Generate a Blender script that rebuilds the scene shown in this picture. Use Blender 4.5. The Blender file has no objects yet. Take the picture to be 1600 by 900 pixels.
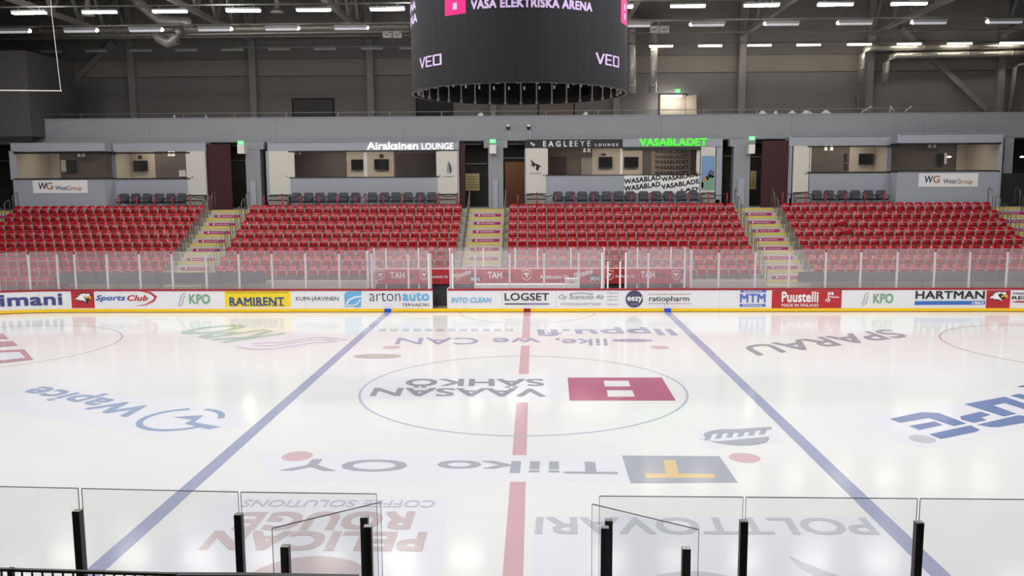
import bpy, math, random
from mathutils import Vector, Matrix
random.seed(7)
S = bpy.context.scene
COL = S.collection
# ------------------------------------------------------------------ camera
FPX, CX, CY, CZ, YAW, PITCH, ROLL = 1330.0, 0.3193, -23.2279, 5.6817, 0.02638, 0.1223, -0.00498
_f = Vector((-math.sin(YAW)*math.cos(PITCH), math.cos(YAW)*math.cos(PITCH), -math.sin(PITCH)))
_r0 = Vector((math.cos(YAW), math.sin(YAW), 0)); _u0 = _r0.cross(_f)
_r = math.cos(ROLL)*_r0 + math.sin(ROLL)*_u0
_u = -math.sin(ROLL)*_r0 + math.cos(ROLL)*_u0
CAMLOC = Vector((CX, CY, CZ))
cam_data = bpy.data.cameras.new('camera'); cam_data.sensor_width = 36.0
cam_data.lens = FPX/1600*36.0; cam_data.clip_end = 500
cam = bpy.data.objects.new('camera', cam_data); COL.objects.link(cam)
cam.matrix_world = Matrix(((_r.x, _u.x, -_f.x, CX), (_r.y, _u.y, -_f.y, CY), (_r.z, _u.z, -_f.z, CZ), (0, 0, 0, 1)))
S.camera = cam
# ------------------------------------------------------------------ world, exposure
S.view_settings.view_transform = 'Standard'; S.view_settings.look = 'None'
S.view_settings.gamma = 1.0; S.view_settings.exposure = 0.0
S.view_settings.use_curve_mapping = False
S.cycles.max_bounces = 8; S.cycles.diffuse_bounces = 4; S.cycles.glossy_bounces = 3
S.cycles.transparent_max_bounces = 24; S.cycles.use_denoising = True
S.cycles.caustics_reflective = False; S.cycles.caustics_refractive = False
W = bpy.data.worlds.new('world'); S.world = W; W.use_nodes = True
W.node_tree.nodes['Background'].inputs[0].default_value = (0.9, 0.95, 1.0, 1)
W.node_tree.nodes['Background'].inputs[1].default_value = 0.05
RINK_LAMP_W = 440.0        # watts of each of the arena flood lamps over the ice
STAND_FILL_W = 170.0  # watts of each extra lamp added to light the stand
LOUNGE_LAMP_W = 100.0

# ------------------------------------------------------------------ measuring helpers
def ray(x, y):
    return _f + (x-800)/FPX*_r + (450-y)/FPX*_u
def at(x, y, Y):            # point on the upright plane at depth Y seen at a pixel of the photograph
    d = ray(x, y); return CAMLOC + d*((Y-CY)/d.y)
def atz(x, y, Z=0.0):       # point on a level plane
    d = ray(x, y); return CAMLOC + d*((Z-CZ)/d.z)

# ------------------------------------------------------------------ materials
def lin(c):
    out = []
    for v in c:
        v /= 255.0
        out.append(v/12.92 if v <= .04045 else ((v+.055)/1.055)**2.4)
    return tuple(out)+(1.0,)
MATS = {}
def mat(name, rgb, rough=.6, metal=0.0, var=.06, scale=4.0, bump=0.0, spec=.5, emit=0.0, coat=0.0):
    if name in MATS: return MATS[name]
    m = bpy.data.materials.new(name); m.use_nodes = True; nt = m.node_tree
    b = nt.nodes['Principled BSDF']; c = lin(rgb)
    b.inputs['Roughness'].default_value = rough; b.inputs['Metallic'].default_value = metal
    b.inputs['Specular IOR Level'].default_value = spec
    if coat: b.inputs['Coat Weight'].default_value = coat
    tc = nt.nodes.new('ShaderNodeTexCoord'); nz = nt.nodes.new('ShaderNodeTexNoise')
    nz.inputs['Scale'].default_value = scale; nz.inputs['Detail'].default_value = 3
    nt.links.new(tc.outputs['Object'], nz.inputs['Vector'])
    rp = nt.nodes.new('ShaderNodeMixRGB'); rp.blend_type = 'MIX'
    rp.inputs[1].default_value = tuple(min(1, v*(1-var)) for v in c[:3])+(1,)
    rp.inputs[2].default_value = tuple(min(1, v*(1+var)) for v in c[:3])+(1,)
    nt.links.new(nz.outputs['Fac'], rp.inputs[0]); nt.links.new(rp.outputs[0], b.inputs['Base Color'])
    if bump:
        bp = nt.nodes.new('ShaderNodeBump'); bp.inputs['Strength'].default_value = bump; bp.inputs['Distance'].default_value = .02
        nt.links.new(nz.outputs['Fac'], bp.inputs['Height']); nt.links.new(bp.outputs[0], b.inputs['Normal'])
    if emit:
        nt.links.new(rp.outputs[0], b.inputs['Emission Color']); b.inputs['Emission Strength'].default_value = emit
    MATS[name] = m; return m
def glass(name, haze, gloss, tint=(1, 1, 1), hue=(235, 228, 235), rough=.05):
    m = bpy.data.materials.new(name); m.use_nodes = True; nt = m.node_tree
    for n in list(nt.nodes): nt.nodes.remove(n)
    out = nt.nodes.new('ShaderNodeOutputMaterial'); tr = nt.nodes.new('ShaderNodeBsdfTransparent')
    tr.inputs[0].default_value = tint+(1,)
    df = nt.nodes.new('ShaderNodeBsdfDiffuse'); df.inputs[0].default_value = lin(hue)
    gl = nt.nodes.new('ShaderNodeBsdfGlossy'); gl.inputs['Roughness'].default_value = rough
    nz = nt.nodes.new('ShaderNodeTexNoise'); nz.inputs['Scale'].default_value = 1.5
    mr = nt.nodes.new('ShaderNodeMapRange'); mr.inputs['To Min'].default_value = haze*.8; mr.inputs['To Max'].default_value = haze*1.2
    nt.links.new(nz.outputs['Fac'], mr.inputs['Value'])
    m1 = nt.nodes.new('ShaderNodeMixShader'); m2 = nt.nodes.new('ShaderNodeMixShader')
    nt.links.new(mr.outputs[0], m1.inputs[0]); nt.links.new(tr.outputs[0], m1.inputs[1]); nt.links.new(df.outputs[0], m1.inputs[2])
    m2.inputs[0].default_value = gloss
    nt.links.new(m1.outputs[0], m2.inputs[1]); nt.links.new(gl.outputs[0], m2.inputs[2]); nt.links.new(m2.outputs[0], out.inputs[0])
    MATS[name] = m; return m
def icemat(name, rgb):
    if name in MATS: return MATS[name]
    m = bpy.data.materials.new(name); m.use_nodes = True; nt = m.node_tree
    b = nt.nodes['Principled BSDF']; c = lin(rgb)
    tc = nt.nodes.new('ShaderNodeTexCoord'); mp = nt.nodes.new('ShaderNodeMapping')
    geo = nt.nodes.new('ShaderNodeNewGeometry'); nt.links.new(geo.outputs['Position'], mp.inputs['Vector'])
    mp.inputs['Scale'].default_value = (.35, .8, 1)
    nz = nt.nodes.new('ShaderNodeTexNoise'); nz.inputs['Scale'].default_value = .6; nz.inputs['Detail'].default_value = 6
    nt.links.new(mp.outputs[0], nz.inputs['Vector'])
    rp = nt.nodes.new('ShaderNodeMixRGB')
    rp.inputs[1].default_value = tuple(v*.95 for v in c[:3])+(1,); rp.inputs[2].default_value = tuple(min(1, v*1.04) for v in c[:3])+(1,)
    nt.links.new(nz.outputs['Fac'], rp.inputs[0]); nt.links.new(rp.outputs[0], b.inputs['Base Color'])
    b.inputs['Roughness'].default_value = .12; b.inputs['IOR'].default_value = 1.31
    n2 = nt.nodes.new('ShaderNodeTexNoise'); n2.inputs['Scale'].default_value = 5.0; n2.inputs['Detail'].default_value = 4
    nt.links.new(geo.outputs['Position'], n2.inputs['Vector'])
    bp = nt.nodes.new('ShaderNodeBump'); bp.inputs['Strength'].default_value = .03; bp.inputs['Distance'].default_value = .01
    nt.links.new(n2.outputs['Fac'], bp.inputs['Height']); nt.links.new(bp.outputs[0], b.inputs['Normal'])
    MATS[name] = m; return m

# ------------------------------------------------------------------ mesh helpers
ORG = {}
class MB:
    def __init__(s): s.v = []; s.f = []
    def box(s, x0, x1, y0, y1, z0, z1):
        n = len(s.v)
        s.v += [(x0, y0, z0), (x1, y0, z0), (x1, y1, z0), (x0, y1, z0), (x0, y0, z1), (x1, y0, z1), (x1, y1, z1), (x0, y1, z1)]
        s.f += [tuple(n+i for i in q) for q in ((0, 3, 2, 1), (4, 5, 6, 7), (0, 1, 5, 4), (1, 2, 6, 5), (2, 3, 7, 6), (3, 0, 4, 7))]
        return s
    def tube(s, pts, r, n=6, cap=True):
        pts = [Vector(p) for p in pts]; base = len(s.v); k = len(pts)
        up = Vector((0, 0, 1))
        for i, p in enumerate(pts):
            t = (pts[min(i+1, k-1)]-pts[max(i-1, 0)]).normalized()
            a = up if abs(t.dot(up)) < .95 else Vector((1, 0, 0))
            u = t.cross(a).normalized(); w = u.cross(t)
            rr = r[i] if isinstance(r, (list, tuple)) else r
            for j in range(n):
                an = 2*math.pi*j/n+math.pi/n; s.v.append(tuple(p+u*(rr*math.cos(an))+w*(rr*math.sin(an))))
        for i in range(k-1):
            for j in range(n):
                a = base+i*n+j; b = base+i*n+(j+1) % n
                s.f.append((a, a+n, b+n, b))
        if cap:
            s.f.append(tuple(base+j for j in range(n))); s.f.append(tuple(base+(k-1)*n+j for j in reversed(range(n))))
        return s
    def bar(s, a, b, w, h):        # rectangular beam from a to b
        a = Vector(a); b = Vector(b); t = (b-a).normalized(); up = Vector((0, 0, 1))
        if abs(t.dot(up)) > .95: up = Vector((0, 1, 0))
        u = t.cross(up).normalized()*w/2; v = u.cross(t).normalized()*h/2; n = len(s.v)
        for p in (a, b):
            for q in (-u-v, u-v, u+v, -u+v): s.v.append(tuple(p+q))
        s.f += [tuple(n+i for i in q) for q in ((0, 1, 2, 3), (7, 6, 5, 4), (0, 4, 5, 1), (1, 5, 6, 2), (2, 6, 7, 3), (3, 7, 4, 0))]
        return s
    def poly(s, pts, off=None):    # flat polygon, or slab when an offset vector is given
        n = len(s.v); k = len(pts); s.v += [tuple(p) for p in pts]
        if off is None: s.f.append(tuple(range(n, n+k))); return s
        o = Vector(off); s.v += [tuple(Vector(p)+o) for p in pts]
        s.f.append(tuple(range(n, n+k))); s.f.append(tuple(reversed(range(n+k, n+2*k))))
        for i in range(k):
            j = (i+1) % k; s.f.append((n+i, n+k+i, n+k+j, n+j))
        return s
    def strip(s, L, R):
        n = len(s.v); k = len(L); s.v += [tuple(p) for p in L]+[tuple(p) for p in R]
        for i in range(k-1): s.f.append((n+i, n+i+1, n+k+i+1, n+k+i))
        return s
    def add(s, v, f):
        n = len(s.v); s.v += [tuple(p) for p in v]; s.f += [tuple(n+i for i in q) for q in f]; return s
    def mesh(s, name, m, org=(0, 0, 0), smooth=False):
        me = bpy.data.meshes.new(name); o = org
        me.from_pydata([(x-o[0], y-o[1], z-o[2]) for x, y, z in s.v], [], s.f); me.update()
        if m: me.materials.append(m)
        if smooth:
            for p in me.polygons: p.use_smooth = True
        return me
    def build(s, name, m, parent=None, smooth=False, label=None):
        # vertices are given in world coordinates; the object sits at its own base
        if parent is None:
            xs = [v[0] for v in s.v]; ys = [v[1] for v in s.v]; zs = [v[2] for v in s.v]
            org = ((min(xs)+max(xs))/2, (min(ys)+max(ys))/2, min(zs))
        else:
            org = ORG[parent.name]
        o = bpy.data.objects.new(name, s.mesh(name, m, org, smooth)); COL.objects.link(o)
        ORG[o.name] = org
        if parent is None: o.location = org
        else: o.parent = parent
        if label: o['label'] = label
        return o
def tag(o, label=None, cat=None, group=None, kind=None):
    if label: o['label'] = label
    if cat: o['category'] = cat
    if group: o['group'] = group
    if kind: o['kind'] = kind
    return o
def thing(name, label, cat, loc=(0, 0, 0), group=None, kind=None):
    o = bpy.data.objects.new(name, None); COL.objects.link(o); o.location = loc; o.empty_display_size = .2
    ORG[o.name] = tuple(loc); return tag(o, label, cat, group, kind)
def inst(name, me, parent=None, loc=(0, 0, 0), rotz=0, scale=None):
    o = bpy.data.objects.new(name, me); COL.objects.link(o); o.location = loc; o.rotation_euler = (0, 0, rotz)
    if scale: o.scale = scale
    if parent: o.parent = parent
    return o
# ---- lettering -------------------------------------------------------------
TXT = {}
def txt(s, bold=0.0, shear=0.0, serif=False):
    """outline of a string as 2D mesh scaled to the unit box"""
    key = (s, bold, shear)
    if key in TXT: return TXT[key]
    cu = bpy.data.curves.new('t', 'FONT'); cu.body = s; cu.size = 1.0; cu.offset = min(bold, 0); cu.shear = shear
    cu.resolution_u = 3; cu.fill_mode = 'FRONT'
    if bold > .02: cu.space_character = 1.0+bold*1.2
    ob = bpy.data.objects.new('t', cu); COL.objects.link(ob)
    dg = bpy.context.evaluated_depsgraph_get(); me = bpy.data.meshes.new_from_object(ob.evaluated_get(dg))
    v = [(p.co.x, p.co.y) for p in me.vertices]; f = [tuple(p.vertices) for p in me.polygons]
    bpy.data.objects.remove(ob); bpy.data.curves.remove(cu); bpy.data.meshes.remove(me)
    x0 = min(p[0] for p in v); x1 = max(p[0] for p in v); y0 = min(p[1] for p in v); y1 = max(p[1] for p in v)
    if bold > 0:                       # heavier weight: the outline laid over itself, a hair apart in depth
        vv = []; ff = []; n = len(v)
        for k, (dx, dy) in enumerate(((0, 0), (-1, -1), (1, -1), (-1, 1), (1, 1))):
            vv += [(a+dx*bold*.8, b+dy*bold*.8, k) for a, b in v]; ff += [tuple(i+k*n for i in q) for q in f]
        v, f = vv, ff; x0 -= bold*.8; x1 += bold*.8; y0 -= bold*.8; y1 += bold*.8
    else: v = [(a, b, 0) for a, b in v]
    v = [((a-x0)/(x1-x0), (b-y0)/(y1-y0), k) for a, b, k in v]
    TXT[key] = (v, f); return TXT[key]
def text_rect(mb, s, X0, X1, Z0, Z1, Y, bold=0.0, shear=0.0, fn=None):
    """upright lettering filling a rectangle on the plane Y"""
    v, f = txt(s, bold, shear)
    pts = [(X0+a*(X1-X0), Y-.0007*k, Z0+b*(Z1-Z0)) for a, b, k in v]
    if fn: pts = [fn(p) for p in pts]
    return mb.add(pts, f)
def text_px(mb, s, x0, y0, x1, y1, Y, bold=0.0, shear=0.0, fn=None):
    """pixel box (left, top, right, bottom) on the plane Y"""
    a = at(x0, y1, Y); b = at(x1, y0, Y)
    return text_rect(mb, s, a.x, b.x, a.z, b.z, Y, bold, shear, fn)
def text_aff(mb, s, A, B, C, bold=0.0, shear=0.0):
    """A = lower left, B = lower right, C = upper left corner of the lettering in space"""
    v, f = txt(s, bold, shear); A = Vector(A); e = Vector(B)-A; g = Vector(C)-A
    n = e.cross(g).normalized()
    return mb.add([A+e*a+g*b+n*(.0003*k if abs(n.z) > .9 else .0007*k) for a, b, k in v], f)
def rect_px(mb, x0, y0, x1, y1, Y, depth=.02):
    a = at(x0, y1, Y); b = at(x1, y0, Y)
    return mb.box(a.x, b.x, Y, Y+depth, a.z, b.z)
# ================================================================== PALETTE
M_ICE = icemat('ice_white', (236, 237, 237))
M_WHITE = mat('board_white', (232, 232, 235), .35, var=.02)
M_YEL = mat('kick_yellow', (250, 205, 10), .4, var=.03)
M_RED = mat('board_red', (186, 40, 48), .45, var=.04)
M_CAP = mat('cap_red', (160, 38, 50), .45, var=.04)
M_CONC = mat('stand_concrete', (176, 172, 160), .85, var=.10, scale=3, bump=.1)
M_FLOORC = mat('floor_concrete', (120, 120, 118), .8, var=.1)
M_SEAT = mat('seat_red', (174, 13, 30), .17, var=.10, scale=1.2, spec=.6)
M_TUBE = mat('grey_tube', (172, 165, 160), .4, .1, var=.05)
M_STEEL = mat('steel_rail', (150, 150, 145), .35, .7, var=.05)
M_LIGHTG = mat('box_grey', (164, 168, 178), .6, var=.03)
M_FASC = mat('fascia_grey', (150, 152, 157), .7, var=.05, scale=.7)
M_DARKW = mat('wall_dark', (150, 146, 145), .75, var=.06, scale=.6)
M_MIDW = mat('wall_band', (168, 160, 152), .7, var=.04, scale=.6)
M_COLM = mat('column_grey', (166, 164, 162), .6, var=.05)
M_STEP = mat('step_pale', (190, 186, 168), .85, var=.10, scale=3, bump=.1)
M_BLACK = mat('black', (18, 18, 20), .5, var=.1)
M_BLK2 = mat('soft_black', (40, 40, 43), .7, var=.1)
M_CEIL = mat('ceiling_dark', (86, 80, 76), .9, var=.1)
M_DUCT = mat('duct_foil', (236, 233, 228), .28, .45, var=.12, scale=14, bump=.5)
M_DUCT2 = mat('duct_steel', (224, 218, 208), .3, .5, var=.05)
M_MAROON = mat('maroon', (60, 15, 21), .6, var=.06)
M_DOORW = mat('door_white', (215, 212, 203), .5, var=.02)
M_BEIGE = mat('beige_wall', (196, 184, 168), .8, var=.03)
M_BROWN = mat('brown_wall', (104, 96, 90), .8, var=.05)
M_WOOD = mat('brown_door', (128, 84, 52), .6, var=.1)
M_MAG = mat('sticker_magenta', (176, 28, 112), .5, var=.03)
M_STEPY = mat('nosing_yellow', (214, 194, 76), .6, var=.06)
M_PAPER = mat('white_print', (240, 240, 240), .6, var=.01)
M_POST = mat('glass_post', (204, 197, 203), .4, var=.03)
M_POSTW = mat('post_white', (236, 232, 230), .4, var=.02)
M_CHAIR = mat('chair_black', (78, 80, 88), .5, var=.08)
M_SCREEN = mat('tv_black', (20, 20, 22), .2, var=.05)
M_ROPEP = mat('rope_post_red', (176, 36, 48), .4, var=.05)
M_LAMP = mat('lamp_lit', (255, 250, 240), .5, var=0, emit=32.0)
M_PEND = mat('pendant_lit', (255, 250, 240), .5, var=0, emit=5.0)
M_LAMPW = mat('lamp_lit_wall', (255, 244, 225), .5, var=0, emit=15.0)
M_LAMPSOFT = mat('lamp_dim', (230, 232, 240), .4, var=.02, emit=.28)
M_LAMPOFF = mat('lamp_off', (215, 212, 208), .5, var=.02)
M_HOUS = mat('lamp_housing', (170, 170, 172), .4, .3, var=.05)
M_GLASS = glass('shield_glass', .115, .03)
M_GLASSB = glass('bench_glass', .09, .03)
M_GLASSN = glass('near_glass', .025, .012, (.98, .983, .985), (200, 205, 205))
M_WIN = glass('lounge_glass', .02, .035, (.93, .93, .93), (120, 120, 120))
M_EDGE = mat('glass_edge', (70, 78, 76), .3, var=.05)
def flat(nm, rgb, r=.5): return mat('print_'+nm, rgb, r, var=.02)

# ================================================================== ICE
YB, XL, RC = 14.17, 29.07, 8.5
XS, YS = XL-RC, YB-RC
def rrect(off=0.0, n=14):
    """rink outline moved outwards by off, counter-clockwise"""
    pts = []
    for cx, cy, a0 in ((XS, YS, 0), (-XS, YS, 90), (-XS, -YS, 180), (XS, -YS, 270)):
        for i in range(n+1):
            a = math.radians(a0+90*i/n); pts.append((cx+(RC+off)*math.cos(a), cy+(RC+off)*math.sin(a)))
    return pts
ice = MB().poly([(x, y, 0) for x, y in rrect(.0)], (0, 0, -.04)).build('floor', M_ICE)
tag(ice, 'white skating ice with painted lines and logos', None, kind='structure')
org = ORG[ice.name]
LAYER = [0]
def ice_part(name, mb, m):
    z = {'advert_sheet': .001, 'ice_logo': .0022, 'ice_lettering': .0028, 'ice_logo_letter': .0028, 'ice_logo_window': .0028}.get(name, .0016)
    LAYER[0] += 1; z += .00004*LAYER[0]
    mb.v = [(a[0], a[1], z+a[2]*.3) for a in mb.v]
    ff = []
    for q in mb.f:                     # printed faces look upwards
        ar = sum(mb.v[q[i-1]][0]*mb.v[q[i]][1]-mb.v[q[i]][0]*mb.v[q[i-1]][1] for i in range(len(q)))
        ff.append(q if ar > 0 else tuple(reversed(q)))
    mb.f = ff
    return mb.build(name, m, ice)
I_BLUE = icemat('ice_blue', (170, 175, 201)); I_REDL = icemat('ice_red', (215, 178, 185)); I_CIRB = icemat('ice_circle_blue', (190, 195, 212))
I_CIRR = icemat('ice_circle_red', (214, 184, 190)); I_SPOT = icemat('ice_spot', (218, 188, 194)); I_GREY = icemat('ice_grey', (154, 157, 167))
I_LGREY = icemat('ice_light_grey', (200, 203, 210)); I_PINK = icemat('ice_pink', (188, 108, 138)); I_WASH = icemat('ice_patch', (233, 234, 241))
I_BROWN = icemat('ice_brown', (209, 194, 198)); I_YEL = icemat('ice_yellow', (228, 206, 160)); I_WAP = icemat('ice_wapblue', (160, 176, 204))
I_PBLUE = icemat('ice_deep_blue', (122, 140, 184)); I_GREEN = icemat('ice_green', (178, 204, 190)); I_DGREY = icemat('ice_dark_grey', (178, 181, 191))
I_VIO = icemat('ice_violet', (168, 170, 194)); I_MARO = icemat('ice_maroon', (196, 150, 162)); I_TAN = icemat('ice_tan', (196, 191, 184))
def ice_poly(name, px, m): return ice_part(name, MB().poly([atz(x, y) for x, y in px][::-1]), m)
def ice_rect(name, x0, x1, y0, y1, m): return ice_part(name, MB().poly([(x0, y0, 0), (x1, y0, 0), (x1, y1, 0), (x0, y1, 0)]), m)
def ring(mb, cx, cy, r0, r1, a0=0, a1=360, n=72):
    P = [(math.radians(a0+(a1-a0)*i/n)) for i in range(n+1)]
    return mb.strip([(cx+r1*math.cos(a), cy+r1*math.sin(a), 0) for a in P], [(cx+r0*math.cos(a), cy+r0*math.sin(a), 0) for a in P])
def disc(mb, cx, cy, rx, ry, n=32, rot=0):
    c, s = math.cos(rot), math.sin(rot)
    return mb.poly([(cx+rx*math.cos(t)*c-ry*math.sin(t)*s, cy+rx*math.cos(t)*s+ry*math.sin(t)*c, 0) for t in [2*math.pi*i/n for i in range(n)]])
def ice_text(name, s, A, B, C, m, bold=0.0, shear=0.0):
    return ice_part(name, text_aff(MB(), s, atz(*A), atz(*B), atz(*C), bold, shear), m)
# pale sheets the adverts are printed on
for q in ([(560, 605), (600, 588), (880, 588), (880, 623), (562, 623)], [(400, 708), (975, 710), (985, 752), (420, 752)], [(345, 778), (700, 780), (690, 900), (200, 900)],
          [(835, 806), (1400, 806), (1450, 900), (830, 900)], [(0, 615), (60, 600), (360, 636), (392, 664), (250, 684), (0, 640)],
          [(1350, 655), (1600, 608), (1600, 668), (1450, 700), (1395, 690)], [(1080, 672), (1215, 664), (1225, 690), (1110, 700)], [(250, 515), (450, 515), (545, 530), (420, 552)]):
    ice_poly('advert_sheet', q, I_WASH)
# lines and circles
for sx in (-1, 1): ice_rect('blue_line', sx*6.21-.15, sx*6.21+.15, -YB+.02, YB-.02, I_BLUE)
for y0, y1 in ((YB-.02, atz(820, 529).y), (atz(820, 540).y, atz(817, 584.5).y), (atz(813, 629).y, atz(809, 711).y), (atz(806, 753).y, -YB)):
    ice_rect('centre_line', -.15, .15, min(y0, y1), max(y0, y1), I_REDL)
ice_part('centre_circle', ring(MB(), 0, 0, 4.46, 4.53), I_CIRB)
for sx in (-1, 1):
    ice_part('end_zone_circle', ring(MB(), sx*19.35, 6.24, 4.46, 4.53), I_CIRR)
    ice_part('end_zone_circle', ring(MB(), sx*19.35, -6.24, 4.46, 4.53), I_CIRR)
    for sy in (-1, 1): ice_part('faceoff_spot', disc(MB(), sx*4.68, sy*5.99, .32, .32), I_SPOT)
    for sy in (-1, 1): ice_part('faceoff_spot', disc(MB(), sx*19.35, sy*6.24, .32, .32), I_SPOT)
ice_part('referee_crease', ring(MB(), 0, YB, 2.95, 3.0, 180, 360, 40), I_CIRR)
# logos
ice_text('ice_lettering', 'SÄHKÖ', (848, 592), (636, 592), (852, 606), I_GREY, .03)
ice_text('ice_lettering', 'VAASAN', (850, 607), (585, 606), (853, 620), I_GREY, .03)
ice_poly('ice_logo', [(887, 590), (1034, 590), (1056, 626), (890, 626)], I_PINK)
ice_poly('ice_logo_window', [(943, 595), (982, 595), (985, 604), (945, 604)], M_ICE)
ice_poly('ice_logo_window', [(948, 610), (988, 610), (992, 620), (950, 620)], M_ICE)
ice_text('ice_lettering', 'Tiiko OY', (962, 722), (455, 717), (966, 741), I_DGREY, .015)
ice_poly('ice_logo', [(972, 712), (1124, 713), (1153, 754), (985, 755)], I_DGREY)
ice_poly('ice_logo_letter', [(1037, 719), (1055, 719), (1061, 740), (1116, 741), (1118, 747), (1010, 747), (1008, 740), (1040, 740)], I_YEL)
ice_text('ice_lettering', 'PELICAN', (668, 831), (336, 829), (660, 862), I_BROWN, .045)
ice_text('ice_lettering', 'ROUGE', (650, 799), (384, 800), (640, 828), I_BROWN, .045)
ice_text('ice_lettering', 'COFFEE SOLUTIONS', (682, 782), (384, 781), (678, 793), I_LGREY, .01)
ec = atz(500, 869); ice_part('ice_logo', disc(MB(), ec.x, ec.y-.95, .95, .95), I_BROWN)
ice_text('ice_lettering', 'POLTTOVARI', (1352, 809), (838, 808), (1376, 836), I_LGREY, .02)
rc = atz(1100, 945)
ice_part('ice_logo', ring(MB(), rc.x, rc.y, .72, 1.0, 55, 200, 40), I_LGREY)
ice_poly('ice_logo', [(1232, 869), (1258, 880), (1310, 900), (1275, 900), (1252, 890)], I_LGREY)
ice_text('ice_lettering', 'Wapice', (262, 633), (84, 600), (196, 652), I_WAP, .03)
wc = atz(283, 655)
ice_part('ice_logo', ring(MB(), wc.x, wc.y, .86, 1.02, 100, 330, 40), I_WAP)
ice_part('ice_logo', ring(MB(), wc.x, wc.y, .86, 1.02, 5, 75, 20), I_WAP)
ice_poly('ice_logo_letter', [(270, 652), (296, 650), (318, 649), (304, 660), (345, 667), (326, 671), (288, 662), (300, 656)], I_WAP)
def rp(l, ox=1340, oy=560, k=6.0): return [(ox+a/k, oy+b/k) for a, b in l]
for l in ([(300, 568), (600, 505), (760, 512), (1020, 612), (900, 635), (670, 560), (400, 605)], [(480, 635), (720, 592), (800, 625), (580, 672)],
          [(670, 712), (1060, 628), (1145, 670), (1110, 690), (780, 757)], [(1000, 430), (1380, 360), (1700, 470), (1700, 520), (1380, 420), (1270, 440), (1490, 520), (1370, 545)],
          [(960, 545), (1150, 500), (1250, 530), (1160, 555), (1210, 580), (1090, 605), (975, 575)], [(1120, 622), (1500, 535), (1650, 545), (1650, 590), (1320, 645), (1240, 645)],
          [(1430, 350), (1520, 332), (1750, 400), (1700, 425)], [(1490, 265), (1800, 205), (1800, 260), (1700, 290)]):
    ice_poly('ice_logo_letter', rp(l), I_PBLUE)
rg = atz(1441, 686); ice_part('ice_logo', disc(MB(), rg.x, rg.y, .28, .3), I_LGREY)
ice_text('ice_lettering', 'SPARAU', (1386, 514), (1158, 541), (1422, 526), I_GREY, .02)
ice_text('ice_lettering', 'KPO', (450, 521), (366, 505), (350, 536), I_GREEN, .03)
def ice_curve(px, w, m):
    P = [atz(*q) for q in px]; L = []; R = []
    for i, p in enumerate(P):
        t = (P[min(i+1, len(P)-1)]-P[max(i-1, 0)]).normalized(); n = Vector((-t.y, t.x, 0))*w/2
        L.append(p+n); R.append(p-n)
    return ice_part('ice_logo', MB().strip(L, R), m)
k4 = lambda l: [(250+a/5.16, 490+b/5.16) for a, b in l]
for l in ([(630, 272), (740, 290), (900, 285), (1080, 262), (1240, 235), (1400, 228), (1430, 220)], [(760, 258), (900, 262), (1050, 240), (1200, 215), (1350, 210), (1420, 224)],
          [(740, 245), (830, 237), (1000, 232), (1150, 205), (1300, 192), (1500, 212)]):
    ice_curve(k4(l), .14, I_LGREY)
ice_text('ice_lettering', 'lippu.fi', (1045, 511), (838, 512), (1060, 524), I_VIO, .025)
ice_text('ice_lettering', 'like,', (948, 528), (868, 528), (950, 540), I_VIO, .01)
ice_text('ice_lettering', 'we CAN', (842, 528), (622, 528), (846, 538), I_VIO, .01)
bl = atz(988, 532); ice_part('ice_logo', disc(MB(), bl.x, bl.y, .75, .3), I_VIO)
for i in range(12):                                   # row of small worn lettering, illegible in the photograph
    x = 592+i*18; ice_poly('ice_logo', [(x, 514), (x+12, 514), (x+11, 517.5), (x, 517.5)], I_LGREY)
tb = atz(590, 556.5); ice_part('ice_logo', disc(MB(), tb.x, tb.y, .8, .38), I_TAN)
ti = atz(1150, 683); ice_part('ice_logo', disc(MB(), ti.x, ti.y, .72, .62), I_DGREY)
ice_poly('ice_logo', [(1092, 686), (1110, 679), (1200, 674), (1206, 682), (1120, 690)], I_WASH)
for i in range(6): ice_poly('ice_logo_letter', [(1100+i*17, 688-i*1.6), (1110+i*17, 687-i*1.6), (1113+i*17, 678-i*1.2), (1104+i*17, 679-i*1.2)], I_DGREY)
ice_poly('ice_logo', [(1150, 671), (1205, 667), (1206, 671), (1160, 675)], I_DGREY)
for l in ([(-30, 519), (4, 521), (14, 530), (-30, 530)], [(-30, 535), (20, 533), (28, 540), (-30, 545)], [(-30, 549), (38, 546), (52, 562), (0, 568), (-30, 566)]):
    ice_poly('ice_logo', l, I_MARO)
ice_poly('ice_logo', [(-20, 552), (30, 550), (40, 559), (4, 563), (-20, 560)], I_WASH)

# ================================================================== RINK BOARDS
def bfn(p):
    """bend a point given on the straight far board round the rink corner"""
    x, y, z = p; d = YB-y
    if abs(x) <= XS: return (x, y, z)
    t = (abs(x)-XS)/RC; s = 1 if x > 0 else -1
    return (s*(XS+(RC-d)*math.sin(t)), YS+(RC-d)*math.cos(t), z)
def bwall(mb, x0, x1, y0, y1, z0, z1):
    """box that follows the far board between x0 and x1"""
    n = max(1, int((x1-x0)/.5)) if (x0 < -XS or x1 > XS) else 1
    for i in range(n):
        a = x0+(x1-x0)*i/n; b = x0+(x1-x0)*(i+1)/n; m = MB().box(a, b, y0, y1, z0, z1)
        mb.add([bfn(v) for v in m.v], m.f)
    return mb
boards = thing('wall_rink_boards', 'white hockey rink boards with red top rail and yellow kick plate', None, (0, YB+.06, 0), kind='structure')
GAP = (-4.20, -3.52)
edges = [-33.9]+[-31.5+2.4*i for i in range(12)]
edges = [e for e in edges if e < GAP[0]-.5]+[GAP[0]]
right = [GAP[1]]+[GAP[1]+2.4*i for i in range(1, 16)]+[33.9]
for seq in (edges, right):
    for a, b in zip(seq, seq[1:]): bwall(MB(), a, b-.006, YB, YB+.12, .15, .97).build('board_panel', M_WHITE, boards)
    bwall(MB(), seq[0], seq[-1], YB-.015, YB+.15, .97, 1.05).build('cap_rail', M_CAP, boards)
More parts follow.
